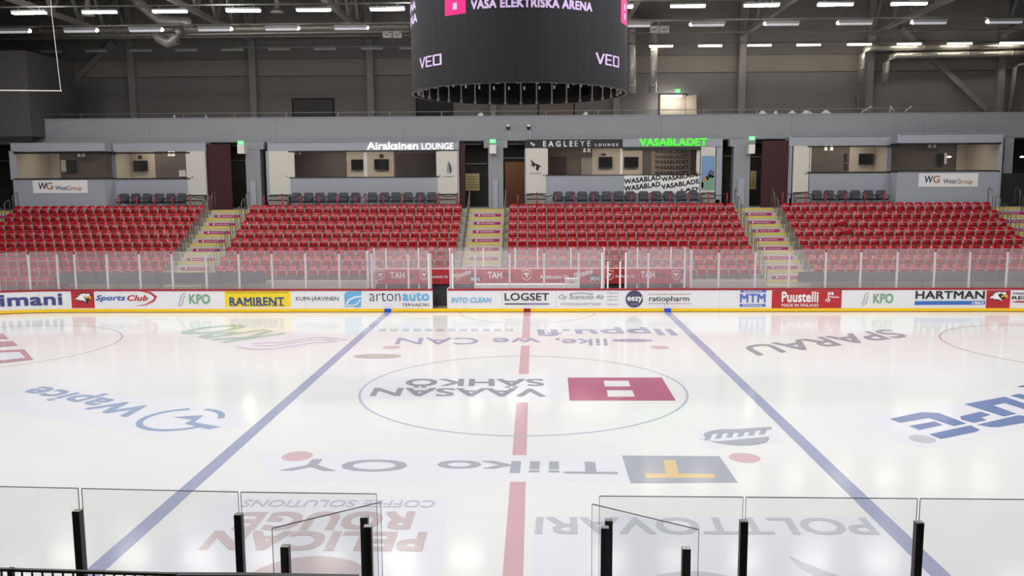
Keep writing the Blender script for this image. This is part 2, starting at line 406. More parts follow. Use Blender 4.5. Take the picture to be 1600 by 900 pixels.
bwall(MB(), -33.9, 33.9, YB-.02, YB+.12, .03, .16).build('kick_plate', M_YEL, boards)
bwall(MB(), -33.9, 33.9, YB-.012, YB+.12, 0, .03).build('kick_edge', flat('kick_edge', (120, 60, 20)), boards)
for x, c in ((-6.21, (20, 80, 215)), (6.21, (20, 80, 215)), (0, (150, 20, 40))):
    MB().box(x-.15, x+.15, YB-.026, YB, .0, .165).build('line_mark', flat('mark%d' % int(x), c), boards)
# the rest of the boards, behind and beside the camera
loop = rrect(0); lo2 = rrect(.12)
near = [i for i in range(len(loop)) if loop[i][1] < YS-.01]
nb = MB(); nk = MB(); nc = MB()
for i, j in zip(near, near[1:]):
    for m_, z0, z1 in ((nb, .16, .97), (nk, 0, .16), (nc, .97, 1.05)):
        a, b, c, d = loop[i], loop[j], lo2[j], lo2[i]
        m_.poly([(a[0], a[1], z0), (b[0], b[1], z0), (c[0], c[1], z0), (d[0], d[1], z0)][::-1], (0, 0, z1-z0))
nbo = thing('wall_near_boards', 'white rink boards on the near side of the ice', None, (0, -YB-.06, 0), kind='structure')
nb.build('board_panel', M_WHITE, nbo); nk.build('kick_plate', M_YEL, nbo); nc.build('cap_rail', M_CAP, nbo)
# open gate in the far boards
gate = thing('rink_gate', 'white gate standing open behind the gap in the rink boards', 'gate', (GAP[1]-.03, YB+.45, .05))
MB().box(GAP[1]-.055, GAP[1]-.005, YB+.14, YB+.82, .16, 1.03).build('gate_leaf', M_WHITE, gate)
MB().box(GAP[1]-.08, GAP[1]-.056, YB+.5, YB+.6, .6, .66).build('latch', M_STEEL, gate)

# ------------------------------------------------------------------ adverts on the boards
AY = YB-.004
def advert(label, x0, x1, bg=None, y0=453.5, y1=481.5):
    a = at(x0, y1, YB); b = at(x1, y0, YB)
    if bg is None:
        t = thing('board_advert', label, 'advertisement', bfn(((a.x+b.x)/2, AY, .2)))
    else:
        t = thing('board_advert', label, 'advertisement', bfn(((a.x+b.x)/2, AY, .165)))
        bwall(MB(), a.x, b.x, YB-.006, YB-.0005, max(.162, a.z), min(.968, b.z)).build('backing', bg, t)
    return t
def adtext(t, s, x0, y0, x1, y1, m, bold=0.0, shear=0.0, name='lettering'):
    a = at(x0, y1, YB); b = at(x1, y0, YB); v, f = txt(s, bold, shear)
    n = len(v); mb = MB()
    fr = [bfn((a.x+p*(b.x-a.x), YB-.014-.0007*k, a.z+q*(b.z-a.z))) for p, q, k in v]
    mb.add(fr, f); return mb.build(name, m, t)
def adpoly(t, px, m, name='logo', d=.010):
    mb = MB(); P = [bfn(tuple(Vector((at(x, y, YB).x, YB-d, at(x, y, YB).z)))) for x, y in px]
    mb.poly(P); return mb.build(name, m, t)
def adcurve(t, px, w, m, name='logo', d=.012):
    P = [Vector((at(x, y, YB).x, YB-d, at(x, y, YB).z)) for x, y in px]; L = []; R = []
    for i, p in enumerate(P):
        tt = (P[min(i+1, len(P)-1)]-P[max(i-1, 0)]).normalized(); n = Vector((-tt.z, 0, tt.x))
        ww = w[i] if isinstance(w, (list, tuple)) else w
        L.append(bfn(tuple(p+n*ww/2))); R.append(bfn(tuple(p-n*ww/2)))
    return MB().strip(L, R).build(name, m, t)
def eagle(t, x0, y0, x1, y1):
    q = lambda l: [(x0+a*(x1-x0), y0+b*(y1-y0)) for a, b in l]
    adpoly(t, q([(0, .62), (.12, .38), (.22, .36), (.10, .24), (.28, .22), (.18, .08), (.42, .10), (.50, 0), (.64, .08), (.85, .04), (.98, .22), (.99, .50), (.90, .70), (.80, .66), (.72, 1), (.62, .80), (.45, .74), (.33, .80), (.28, .68)]), flat('logo_black', (30, 26, 30)), d=.009)
    adpoly(t, q([(.05, .60), (.16, .42), (.28, .40), (.20, .27), (.36, .27), (.30, .14), (.46, .16), (.52, .08), (.64, .15), (.82, .11), (.90, .24), (.74, .34), (.56, .46), (.62, .60), (.68, .82), (.58, .72), (.42, .66), (.32, .70), (.26, .60)]), M_PAPER, d=.012)
    adpoly(t, q([(.62, .42), (.76, .32), (.92, .28), (.97, .46), (.88, .66), (.84, .50), (.74, .48), (.68, .58)]), flat('beak', (226, 170, 50)), d=.015)
    adpoly(t, q([(.52, .34), (.66, .30), (.58, .40)]), flat('logo_black', (30, 26, 30)), d=.016)
F = flat
NAVY = F('navy', (70, 72, 135)); BLK = F('ad_black', (40, 42, 48)); SKY = F('sky', (108, 176, 222)); GRN = F('green', (120, 172, 128)); PALE = F('pale_grey', (150, 150, 160))
t = advert('white board advert with heavy navy lowercase letters at the left edge', -8, 112); adtext(t, 'nimani', -12, 458.5, 97, 477, NAVY, .035)
t = advert('red square board advert with eagle head left of blue and red lettering', 112.5, 146.5, M_RED); eagle(t, 116, 456.5, 144, 475.5)
t = advert('white board advert with slanted blue and red lettering inside a red swoosh', 147, 265)
adtext(t, 'Sports', 150, 461, 196, 472, F('blue', (50, 95, 175)), .03, .3); adtext(t, 'Club', 199, 461, 231, 470, F('adred', (190, 45, 55)), .03, .3)
adcurve(t, [(206, 453.8), (224, 455), (236, 458), (243.5, 464), (240, 470), (228, 476), (212, 478.5)], [.01, .04, .09, .13, .09, .04, .01], F('adred', (190, 45, 55)))
def kpo(label, xs, y0=459.5):
    t = advert(label, xs-4, xs+60)
    for c in ([(0, 15), (2.5, 14.5), (4, 11.5), (4.2, 7), (5.4, 2.5), (8.5, -.4), (12, -.8)], [(0, 18.2), (4.2, 17.8), (7.2, 15), (8.2, 11), (8.4, 7.5), (9.4, 4.4), (12, 3.6)]):
        adcurve(t, [(xs+a, y0+b) for a, b in c], .032, PALE)
    adtext(t, 'KPO', xs+18, y0, xs+50, y0+15.5, GRN, .03)
kpo('white board advert with green capitals and grey double curve left of yellow panel', 278)
t = advert('yellow board advert with heavy blue capitals', 352, 453.5, F('adyellow', (246, 216, 40)), 454.5, 480)
adtext(t, 'RAMIRENT', 359, 464.3, 444, 477.6, F('rblue', (36, 72, 140)), .03); adtext(t, 'KONEVUOKRAAMO VAASASSA - MASKINUTHYRNING I VASA', 353, 455.6, 450, 458.4, F('dull', (150, 130, 40)))
for i in range(8): adpoly(t, [(360+i*10.8, 476.3), (368.6+i*10.8, 476.3), (368.6+i*10.8, 477.8), (360+i*10.8, 477.8)], F('rblue', (36, 72, 140)), 'serif', .013) if i in (0, 2, 3, 4, 6, 7) else None
t = advert('white board advert with thin black capitals right of the yellow panel', 456, 534); adtext(t, 'KUMI-JÄRVINEN', 462.5, 462.2, 529, 471.5, BLK)
t = advert('white board advert with sky blue leaf square and thin black and bold blue lettering', 535, 674)
adpoly(t, [(541, 455.5), (565, 454.8), (564, 480), (539, 479), (538, 460)], SKY); adcurve(t, [(540, 478), (546, 468), (554, 464.5), (565, 462.5)], .07, M_PAPER, d=.016); adcurve(t, [(541, 477), (552, 477.2), (558, 475), (563, 468)], .05, M_PAPER, d=.016)
adtext(t, 'arton', 577.5, 457, 625.5, 470.5, BLK, -.012); adtext(t, 'auto', 629, 457, 670.5, 470.2, SKY, .03); adtext(t, 'TERVAJOKI', 628, 474, 670.5, 480, BLK)
t = advert('white board advert with sky blue slanted capitals right of the gate gap', 702, 772); adtext(t, 'INTO CLEAN', 705, 464.8, 768, 473, SKY, .025, .2)
t = advert('white board advert with underlined black capitals at the red centre line', 785, 861); adtext(t, 'LOGSET', 788.5, 457.8, 858, 469.6, BLK, .015)
adpoly(t, [(788.5, 474), (823, 474), (823, 475.8), (788.5, 475.8)], BLK); adpoly(t, [(823, 474), (858, 474), (858, 475.8), (823, 475.8)], F('purple', (110, 80, 140)))
t = advert('white board advert with faint grey italic lettering left of the purple disc', 870, 970)
adtext(t, 'Oy Scansolo Ab', 873, 460, 943, 469.5, F('faint', (120, 122, 135)), 0, .25); adcurve(t, [(890, 460), (896, 458.6), (910, 458), (927, 459.6)], .03, F('faint', (120, 122, 135)))
adtext(t, 'OVI KOMISTUKSEN AMMATTILAINEN', 876, 473.2, 939, 477, PALE)
for y in (457, 463, 468, 475): adpoly(t, [(948, y), (966, y+.6), (966, y+1.3), (948, y+.8)], PALE)
t = advert('round slate purple board advert with white lettering', 977, 1006)
c0 = at(991, 467.2, YB); rad = abs(at(1004.6, 467, YB).x-c0.x)
MB().poly([(c0.x+rad*math.cos(i*math.pi/20), YB-.008, c0.z+rad*math.sin(i*math.pi/20)) for i in range(40)]).build('disc', F('slate', (78, 74, 108)), t)
adtext(t, 'eezy', 980, 463.5, 1003.5, 473, M_PAPER, .03); adpoly(t, [(985, 474.5), (997, 474.5), (996, 475.6), (986, 475.6)], PALE)
t = advert('white board advert with black lowercase word between two thin red lines', 1010, 1080); adtext(t, 'ratiopharm', 1014, 462.3, 1077, 473.2, BLK, .005)
for y in (459.2, 474): adpoly(t, [(1012, y), (1080, y), (1080, y+.8), (1012, y+.8)], F('softred', (205, 130, 125)), 'stripe')
t = advert('white board advert with large blue capitals between two blue bars', 1155, 1199)
MTB = F('mtm', (88, 112, 196)); adpoly(t, [(1157, 453.6), (1197, 453.4), (1197, 456.8), (1157, 457)], MTB, 'stripe'); adpoly(t, [(1155.5, 475.2), (1196, 475), (1196, 479), (1155.5, 479.2)], MTB, 'stripe')
adtext(t, 'MTM', 1156, 459, 1196.5, 472.6, MTB, .035); adtext(t, 'RAKENNUS OY', 1162, 453.9, 1191, 456.3, M_PAPER, .02); adtext(t, 'BYGGNADS AB', 1161, 475.8, 1190, 478.3, M_PAPER, .02)
t = advert('wide red board advert with white lettering and white key symbol', 1205.5, 1315.5, M_RED)
adtext(t, 'Puustelli', 1221, 455.5, 1279, 472.2, M_PAPER, .035); adtext(t, 'MADE IN FINLAND', 1221, 474.4, 1279, 479.4, M_PAPER, .01)
adpoly(t, [(1293.5, 456), (1295, 456), (1295, 469), (1293.5, 469)], M_PAPER); adcurve(t, [(1293.5+3.4*math.cos(i*.7), 469+2*math.sin(i*.7)) for i in range(10)], .035, M_PAPER)
adpoly(t, [(1296, 456.5), (1302.5, 456.5), (1302.5, 460.5), (1296, 460.5)], M_PAPER); adpoly(t, [(1298, 456.5), (1299, 456.5), (1299, 460.5), (1298, 460.5)], MTB, d=.014); adpoly(t, [(1296, 462), (1311, 463), (1311, 466), (1296, 465)], F('pinkish', (225, 170, 170)))
kpo('white board advert with green capitals and grey double curve right of red panel', 1346, 458.5)
t = advert('white board advert with wide black capitals over a blue bar', 1425, 1539); adtext(t, 'HARTMAN', 1430, 454.5, 1539, 467, BLK, .03)
adpoly(t, [(1429, 470.5), (1539, 470), (1539, 475.8), (1429, 476.5)], F('hblue', (58, 112, 190)), 'stripe'); adtext(t, '1862', 1519, 471, 1537, 475.2, M_PAPER, .03)
t = advert('red square board advert with eagle head near the right edge', 1540, 1579, M_RED); eagle(t, 1544, 454, 1576, 474)
t = advert('white board advert with black letters and red brush stroke at the right edge', 1580, 1612); adtext(t, 'VAASA', 1581, 456.5, 1602, 460, BLK, .02); adtext(t, 'REI', 1580.5, 462.5, 1600, 467.5, BLK, .03)
adcurve(t, [(1581, 472), (1590, 471), (1604, 471.5)], [.02, .08, .06], F('adred', (190, 45, 55)))
# ================================================================== GLASS ABOVE THE BOARDS
GY = YB+.06
shield = thing('safety_glass', 'clear hockey shield glass with pale posts along the far boards', 'glass barrier', (0, GY, 1.05))
postx = [-24.9, -23.5, -22.26, -21.06, -20.28, -18.82, -17.34, -15.87, -14.34, -12.86, -11.37, -9.87, -8.36, -6.9, -5.27, -4.28]
postx2 = [-3.4, -2.3, -.77, .75, 2.28, 3.38, 4.36, 5.34, 6.94, 8.43, 10.02, 11.5, 13.09, 14.61, 16.19, 17.8, 19.31, 20.91, 22.5, 24.1]
for seq in (postx, postx2):
    for a, b in zip(seq, seq[1:]):
        if (a, b) == (3.38, 4.36): continue
        bwall(MB(), a+.03, b-.03, GY-.006, GY+.006, 1.051, 2.74).build('pane', M_GLASS, shield)
    for x in seq:
        bwall(MB(), x-.045, x+.045, GY+.012, GY+.06, 1.051, 2.62).build('post', M_POST, shield)
# gate frames, white
for x, z in ((-4.36, 2.62), (-3.3, 2.62), (3.30, 2.64), (3.56, 2.25), (4.10, 2.25), (4.34, 2.64)):
    o = MB().box(x-.035, x+.035, GY-.06, GY-.01, 1.051, z).build('gate_post', M_POSTW, shield)
# penalty and scorer's boxes behind the boards
BY = 16.0
pen = thing('penalty_box_glass', 'glazed screen round the penalty boxes behind the rink boards', 'glass screen', (0, BY, 0))
bx = [-7.1, -6.56, -5.04, -3.59, -2.04, -.56, .47, 2.01, 3.54, 5.07, 6.6, 7.24]
for x in bx: MB().box(x-.03, x+.03, BY-.06, BY-.001, .0, 2.74).build('post', M_POSTW, pen)
for a, b in zip(bx, bx[1:]): MB().box(a+.035, b-.035, BY-.02, BY-.008, 1.79, 2.74).build('pane', M_GLASSB, pen)
for x in (bx[0], bx[-1]):
    MB().box(x-.006, x+.006, GY+.08, BY-.07, 1.06, 2.78).build('side_pane', M_GLASS, pen)
    MB().box(x-.05, x+.05, GY+.07, GY+.16, .0, 2.74).build('post', M_POST, pen)
MB().box(-7.1, 7.24, BY-.05, BY-.002, 1.75, 1.79).build('rail', M_POSTW, pen)
MB().box(-7.1, 7.24, BY, BY+.03, .0, 1.06).build('lower_wall', mat('bench_wall', (64, 61, 63), .7), pen)
# red banners on the back of the boxes
def redbanner(label, a, b):
    t = thing('banner', label, 'banner', ((a+b)/2, BY-.07, 1.06)); MB().box(a, b, BY-.085, BY-.065, 1.06, 1.745).build('cloth', mat('banner_red', (186, 44, 50), .6), t); return t
BTY = BY-.09
def btext(t, s, x0, y0, x1, y1, m=None, bold=.03, shear=0): text_px(MB(), s, x0, y0, x1, y1, BTY, bold, shear).build('lettering', m or M_PAPER, t)
def shield_logo(t, cx, y0=422, y1=438, w=6.2):
    P = [at(x, y, BTY) for x, y in ((cx-w, y0+1.5), (cx-w*.4, y0+1.5), (cx, y0), (cx+w*.4, y0+1.5), (cx+w, y0+1.5), (cx+w*.95, y1-5), (cx, y1), (cx-w*.95, y1-5), (cx-w, y0+1.5))]
    mb = MB()
    for p, q in zip(P, P[1:]): mb.bar(p, q, .012, .03)
    mb.build('logo', M_PAPER, t); mb = MB()
    mb.poly([at(x, y, BTY) for x, y in ((cx-w*.6, y0+5), (cx+w*.6, y0+5), (cx+w*.6, y0+7.2), (cx+w*.15, y0+7.2), (cx+w*.2, y1-4.5), (cx, y1-4.5), (cx-w*.25, y0+8), (cx-w*.6, y0+7))]).build('logo_letter', M_PAPER, t)
GREYT = F('banner_grey', (92, 54, 58))
def milw(t, x0, y0, x1, y1):
    A = at(x0, y1, BTY); B = at(x1, y1-13, BTY); C = at(x0-.5, y1-10, BTY)
    text_aff(MB(), 'Milwaukee', at(x0, y1-3, BTY), at(x1, y0+7, BTY), at(x0, y1-12, BTY), .02, .2).build('lettering', M_PAPER, t)
    MB().poly([at(x, y, BTY) for x, y in ((x0, y1), (x0+12, y1-6), (x0+11, y1-4.6), (x1, y0+6), (x0+9, y1-3.4))]).build('logo', M_PAPER, t)
def ikh(t, cx, cy):
    c = at(cx, cy, BTY); MB().poly([(c.x+.30*math.cos(i*math.pi/14), BTY+.002, c.z+.17*math.sin(i*math.pi/14)) for i in range(28)]).build('logo', F('ikh', (62, 74, 100)), t)
    text_px(MB(), 'IKH', cx-7, cy-2, cx+7, cy+4.5, BTY-.004, .03).build('lettering', M_PAPER, t)
t = redbanner('red banner with white capitals between two shields left of the open gate', -6.95, -4.0); shield_logo(t, 594.5); btext(t, 'TAH', 609.5, 425, 632, 435); btext(t, 'Wa', 634, 426, 648, 435, GREYT); shield_logo(t, 662.5)
t = redbanner('bright red banner with small white lettering seen through the open gate', -3.99, -3.3); btext(t, 'Autohuolto Oy', 672.5, 430, 700, 435.5)
t = redbanner('red banner with lightning script and dark oval right of the open gate', -3.29, -1.98); milw(t, 708, 421, 736, 440); ikh(t, 742, 435)
t = redbanner('red banner with white capitals and one shield below the middle stairs', -1.97, 1.55); btext(t, 'TAH', 762, 424.5, 784, 435); btext(t, 'Wa', 786, 425, 803, 434.5, GREYT); shield_logo(t, 823, 421.5, 438.5, 7.5)
t = redbanner('red banner with large white lettering left of the white case', 1.56, 2.9); btext(t, 'Autohuolto Oy', 843.5, 429, 889, 437.5)
t = redbanner('red banner with lightning script and dark oval left of white gate posts', 2.91, 3.6); milw(t, 896, 420, 926, 438.5); ikh(t, 929.5, 434)
t = redbanner('red banner with shield and small lettering between white gate posts', 3.61, 5.15); shield_logo(t, 952.5); btext(t, 'Autohuolto Oy', 961, 429, 992, 435)
t = redbanner('red banner with white capitals and shield at the right penalty box end', 5.16, 7.05); btext(t, 'TAH', 1001, 424, 1023, 434.5); btext(t, 'Wa', 1024, 425, 1040, 433.5, GREYT); shield_logo(t, 1056.5, 422, 438, 6.5)
for x, lab in ((-7.03, 'left'), (7.17, 'right')):
    o = MB().box(x-.09+(.2 if x > 0 else -.2), x+.09+(.2 if x > 0 else -.2), 15.2, 15.9, .4, 1.72).build('end_panel', mat('banner_red', (186, 44, 50), .6)); tag(o, 'red upright end panel at the %s end of the penalty boxes' % lab, 'panel')
tbl = thing('scorer_table', 'long white scorer table behind the boards below the middle stairs', 'table', (.2, 15.2, 0))
MB().box(-2.35, 2.3, 14.9, 15.5, .98, 1.14).build('table_top', M_PAPER, tbl)
for x in (-2.2, 0, 2.15): MB().box(x-.04, x+.04, 15.15, 15.25, .0, .98).build('leg', M_STEEL, tbl)
pc = thing('equipment_case', 'white equipment case standing on the scorer table', 'case', (2.0, 15.1, 1.141))
MB().box(1.72, 2.28, 14.95, 15.4, 1.141, 1.36).build('case_body', M_POSTW, pc); MB().box(1.7, 2.3, 14.93, 15.42, 1.36, 1.40).build('case_lid', M_PAPER, pc); MB().box(1.9, 2.1, 14.925, 14.95, 1.24, 1.27).build('handle', M_BLACK, pc)
for x, w, lab in ((-5.5, 1.3, 'left of the open gate'), (5.6, 1.4, 'in the right penalty box')):
    bn = thing('bench', 'dark grey players bench ' + lab, 'bench', (x, 15.6, 0))
    MB().box(x-w, x+w, 15.4, 15.8, .42, .48).build('seat', M_BLK2, bn)
    for s in (-1, 1): MB().box(x+s*w*.85-.04, x+s*w*.85+.04, 15.45, 15.75, 0, .42).build('leg', M_BLK2, bn)

# ================================================================== STANDS
PITCH_S, RISE, RUN = .513, .407, .8
def tz(i): return 3.85-RISE*i
def tyf(i): return 23.2-RUN*i
stand = thing('floor_stand', 'stepped concrete seating stand', None, (0, 20, 0), kind='structure')
for i in range(-1, 8):
    y1 = 27.0 if i == -1 else tyf(i)+RUN
    MB().box(-36, 36, tyf(i), y1, 0, tz(i)).build('tier', M_CONC, stand)
MB().box(-36, -18.55, tyf(8), tyf(8)+RUN, 0, tz(8)).build('tier', M_CONC, stand)
gf = MB().box(-40, 40, -30, 36, -.1, -.045).build('floor_concourse', M_FLOORC); tag(gf, 'grey concrete floor round the rink', kind='structure')
gw = MB().box(-40, 40, YB+.16, 17.4, -.045, .02).build('floor_walkway', M_FLOORC); tag(gw, 'concrete walkway between rink boards and stand', kind='structure')
BLOCKS = [(-28.9, -17.75, 'leftmost'), (-15.6, -3.42, 'second'), (-1.12, 11.3, 'third'), (13.62, 25.15, 'fourth'), (26.9, 31, 'fifth')]
AISLES = [(-30.9, -28.95, 'leftmost'), (-17.7, -15.72, 'second'), (-3.3, -1.25, 'middle'), (11.45, 13.5, 'fourth'), (25.3, 26.8, 'rightmost')]
# ---- one seat: rolled backrest, folded pan, inverted-U tube frame
def seat_meshes():
    prof = [(.0, .30), (.0, .44), (.015, .56), (.05, .645), (.10, .695), (.165, .715)]
    nx = 8; b = MB(); hw = .225
    def pt(u, k, back):
        y, z = prof[k]; w = hw*(1-.16*max(0, (k-2)/3.0)**2)
        curve = .035*(1-(2*u-1)**2)
        drop = .05*abs(2*u-1)**4*(k/5.0)
        return ((2*u-1)*w, y+curve*-1+.02+(.018 if back else 0), z-drop-(.012 if back and k > 3 else 0))
    for back in (0, 1):
        for k in range(6):
            for i in range(nx+1): b.v.append(pt(i/nx, k, back))
    n = 6*(nx+1)
    for k in range(5):
        for i in range(nx):
            a = k*(nx+1)+i; q = (a, a+1, a+nx+2, a+nx+1); b.f.append(q); b.f.append(tuple(n+j for j in reversed(q)))
    for i in range(nx):
        a = i; b.f.append((a, n+a, n+a+1, a+1)); a = 5*(nx+1)+i; b.f.append((a, a+1, n+a+1, n+a))
    for k in range(5):
        a = k*(nx+1); b.f.append((a, a+nx+1, n+a+nx+1, n+a)); a = k*(nx+1)+nx; b.f.append((a, n+a, n+a+nx+1, a+nx+1))
    p = MB()
    for (x0, x1, y0, y1, z0, z1) in ((-.215, .215, -.085, -.045, .285, .497),):
        p.box(x0, x1, y0, y1, z0, z1)
        p.v = [(x*(.94 if z > .4 else 1), y+(.02 if z > .4 else 0), z) for x, y, z in p.v]
    p.add([(-.15, -.088, .30), (.15, -.088, .30), (.13, -.098, .36), (-.13, -.098, .36)], [(0, 1, 2, 3)])
    f = MB().tube([(-.238, -.12, 0), (-.238, -.12, .495), (-.218, -.12, .525), (.218, -.12, .525), (.238, -.12, .495), (.238, -.12, 0)], .016, 5)
    d = MB().box(-.2, .2, -.40, -.05, .30, .335)      # pan of an occupied / lowered seat
    return b, p, f, d
sb, sp, sf, sd = seat_meshes()
ME_B = sb.mesh('backrest', M_SEAT, smooth=True); ME_P = sp.mesh('seat_pan', M_SEAT); ME_F = sf.mesh('frame', M_TUBE, smooth=True)
def ordw(n):
    if 10 <= n % 100 <= 20: return '%dth' % n
    return '%d%s' % (n, {1: 'st', 2: 'nd', 3: 'rd'}.get(n % 10, 'th'))
ROWN = ['top', '2nd', '3rd', '4th', '5th', '6th', '7th', '8th', '9th']
rows = []                                        # (row, block, index, x, y, z)
for i in range(9):
    for bi, (a, b, nm) in enumerate(BLOCKS):
        if i == 8 and bi != 0: continue
        xa, xb = a, b
        if i == 8: xb = -18.6
        n = int((xb-xa)/PITCH_S); off = xa+((xb-xa)-n*PITCH_S)/2+PITCH_S/2
        for k in range(n):
            x = off+k*PITCH_S; y = tyf(i)+.42; z = tz(i)
            d = Vector((x, y, z+.5))-CAMLOC; px_ = 800+FPX*d.dot(_r)/d.dot(_f)
            if px_ < -30 or px_ > 1632: continue
            if i == 8 and px_ > 105: continue
            rows.append((i, bi, k, x, y, z))
rows.sort(key=lambda r: (-r[0], abs(r[3])))
single = rows[:300]; rest = rows[300:]
for (i, bi, k, x, y, z) in single:
    lab = 'red tip-up seat, %s from left in %s row from top, %s stand block' % (ordw(k+1), ROWN[i], BLOCKS[bi][2])
    s = thing('stadium_seat', lab.replace('top row from top', 'top row'), 'seat', (x, y, z), 'red tip-up seats in the stand')
    dz = random.uniform(-.008, .008)
    inst('backrest', ME_B, s, (0, 0, dz)); inst('seat_pan', ME_P, s, (0, random.uniform(-.01, .01), 0)); inst('frame', ME_F, s)
far = MB()
for (i, bi, k, x, y, z) in rest:
    for m_ in (sb, sp): far.add([(a+x, b+y, c+z) for a, b, c in m_.v], m_.f)
nred = len(far.f)
for (i, bi, k, x, y, z) in rest: far.add([(a+x, b+y, c+z) for a, b, c in sf.v], sf.f)
ro = far.build('seat_rows', M_SEAT, None, True); ro.data.materials.append(M_TUBE)
ro.data.polygons.foreach_set('material_index', [0]*nred+[1]*(len(far.f)-nred))
tag(ro, 'upper rows of red tip-up stadium seats with grey tube frames', 'seats', kind='stuff')
# two seats standing out of line in the fourth block
for (px_, py_, i, lab) in ((1315, 346, 2, 'upper'), (1323, 358, 3, 'lower')):
    c = at(px_, py_, tyf(i)+.2)
    s = thing('loose_seat_cover', 'red seat shell tipped forward, %s of two in fourth stand block' % lab, 'seat', (c.x, tyf(i)+.18, tz(i)+.30), 'seats tipped forward')
    m_ = MB(); q = [(.26*math.cos(t)*(1-.12*math.sin(t)), -.03, .22+.20*math.sin(t)) for t in [2*math.pi*j/18 for j in range(18)]]
    m_.poly(q, (0, .05, 0)); m_.f = m_.f[1:]; n_ = len(m_.v); m_.v.append((0, -.10, .24)); m_.v += [(a_*.6, -.085, .24+(c_-.22)*.6) for a_, b_, c_ in q]
    for j in range(18): j2 = (j+1) % 18; m_.f += [(n_, n_+1+j, n_+1+j2), (j, j2, n_+1+j2, n_+1+j)]
    inst('shell', m_.mesh('shell', M_SEAT, smooth=True), s); inst('bracket', MB().box(-.2, .2, .02, .10, -.3, .05).mesh('bracket', M_TUBE), s)
# ---- stairs
stk = {}
def sticker_mesh(s):
    if s not in stk:
        a = MB().box(-.72, .72, -.008, 0, 0, .145).mesh('sticker', M_MAG)
        b = MB(); text_rect(b, s, -.36, .42, .05, .10, -.011, .03); b.poly([(-.52, -.011, .035), (-.43, -.011, .035), (-.43, -.011, .115), (-.52, -.011, .115)])
        stk[s] = (a, b.mesh('lettering', M_PAPER))
    return stk[s]
def hoop(n):
    return MB().tube([(0, 0, 0), (0, 0, .82), (0, .06, .90), (0, .42, 1.06), (0, .50, 1.0), (0, .50, .2)], .022, 6)
ME_H = hoop(0).mesh('hoop', M_STEEL, smooth=True)
ME_K = MB().box(-.05, .05, -.05, .05, 0, .015).mesh('foot_plate', M_STEEL)
for ai, (a, b, nm) in enumerate(AISLES):
    word = 'VAASAN SÄHKÖ' if ai in (0, 1, 3) else 'VASA ELEKTRISKA'
    st = thing('staircase', 'pale stair with yellow nosings and magenta stickers, %s aisle between seat blocks' % nm, 'stairs', ((a+b)/2, tyf(7), 0), 'stairs between the seat blocks')
    c = (a+b)/2; o0 = ORG[st.name]
    for i in range(-1, 8):
        last = (i == 7)
        MB().box(a, b, tyf(i)-.4, tyf(i)-.001, max(0, tz(i)-RISE), tz(i)-RISE/2).build('step', M_STEP, st)
        MB().box(a, b, tyf(i)-.006, tyf(i), tz(i)-RISE/2, tz(i)-.002).build('riser', M_STEP, st)
        MB().box(a+.02, b-.02, tyf(i)-.012, tyf(i)+.05, tz(i)-.085, tz(i)+.006).build('nosing', M_STEPY, st)
        if i < 7:
            ma, ml = sticker_mesh(word)
            sk = inst('sticker', ma, st, (c+.05-o0[0], tyf(i)-.4-o0[1]-.002, tz(i)-RISE+.03-o0[2])); inst('lettering', ml, sk)
    for side, x in (('left', a+.02), ('right', b-.02)):
        for i in range(-1, 8):
            if ai == 0 and side == 'left': continue
            h = thing('handrail', 'steel hoop handrail on the %s of the %s aisle, %s' % (side, nm, 'landing' if i < 0 else (ROWN[i]+' row' + ('' if i == 0 else ' from top'))), 'handrail', (x, tyf(i)+.1, tz(i)), 'stair handrail hoops')
            inst('hoop', ME_H, h); inst('foot_plate', ME_K, h, (0, 0, .0))
# ---- grey covers hung in front of the lowest rows
for (x0, x1, y0, y1, lab) in ((85, 415, 425.5, 443.5, 'long grey cover hung in front of the stand at the left'), (1247, 1640, 424, 441, 'long grey cover hung in front of the stand at the right')):
    a = at(x0, y1, 17.0); b = at(x1, y0, 17.0)
    cv = thing('front_cover', lab, 'cover', ((a.x+b.x)/2, 17.0, .02))
    n = max(2, int((b.x-a.x)/2.0))
    for k in range(n):
        MB().box(a.x+(b.x-a.x)*k/n, a.x+(b.x-a.x)*(k+1)/n-.02, 16.98, 17.02, a.z, b.z).build('panel', mat('cover_grey', (90, 90, 95), .7, var=.08, scale=1.5), cv)
        MB().box(a.x+(b.x-a.x)*(k+.5)/n-.03, a.x+(b.x-a.x)*(k+.5)/n+.03, 17.03, 17.08, .02, b.z-.05).build('post', M_STEEL, cv)
# ================================================================== BALCONY, BACK WALL, ROOF SHELL
PZ = tz(-1)
FY = 26.4
def structure(o, label=None): return tag(o, label, kind='structure')
fas = thing('balcony_front', 'grey balcony parapet above the lounges', None, (0, FY, 8.12), kind='structure')
xs = [-29.6, -22.0, -14.6, -7.2, .2, 7.6, 15.0, 22.4, 34]
for a, b in zip(xs, xs[1:]): MB().box(a, b-.008, FY, FY+.2, 8.13, 9.48).build('parapet_panel', M_FASC, fas)
MB().box(-29.6, 34, FY-.03, FY+.24, 9.48, 9.54).build('coping', M_FASC, fas)
structure(MB().box(-38, 38, FY+.2, 35, 8.1, 8.35).build('floor_balcony', M_FASC), 'balcony slab over the lounges')
rl = thing('balcony_rail', 'thin steel rail on top of the balcony parapet', 'railing', (0, FY+.1, 9.54))
MB().tube([(-29.6, FY+.1, 9.80), (34, FY+.1, 9.80)], .018, 6).build('rail', M_STEEL, rl)
for k in range(22): MB().box(-29+k*3-.02, -29+k*3+.02, FY+.09, FY+.12, 9.54, 9.80).build('rail_post', M_STEEL, rl)
WY = 35.0
wall = thing('wall_far', 'dark grey clad end wall behind the balcony', None, (0, WY, 8.3), kind='structure')
colx = [-38, -34.8, -26.7, -18.5, -10.6, -2.4, 5.8, 14.05, 22.4, 30.9, 38]
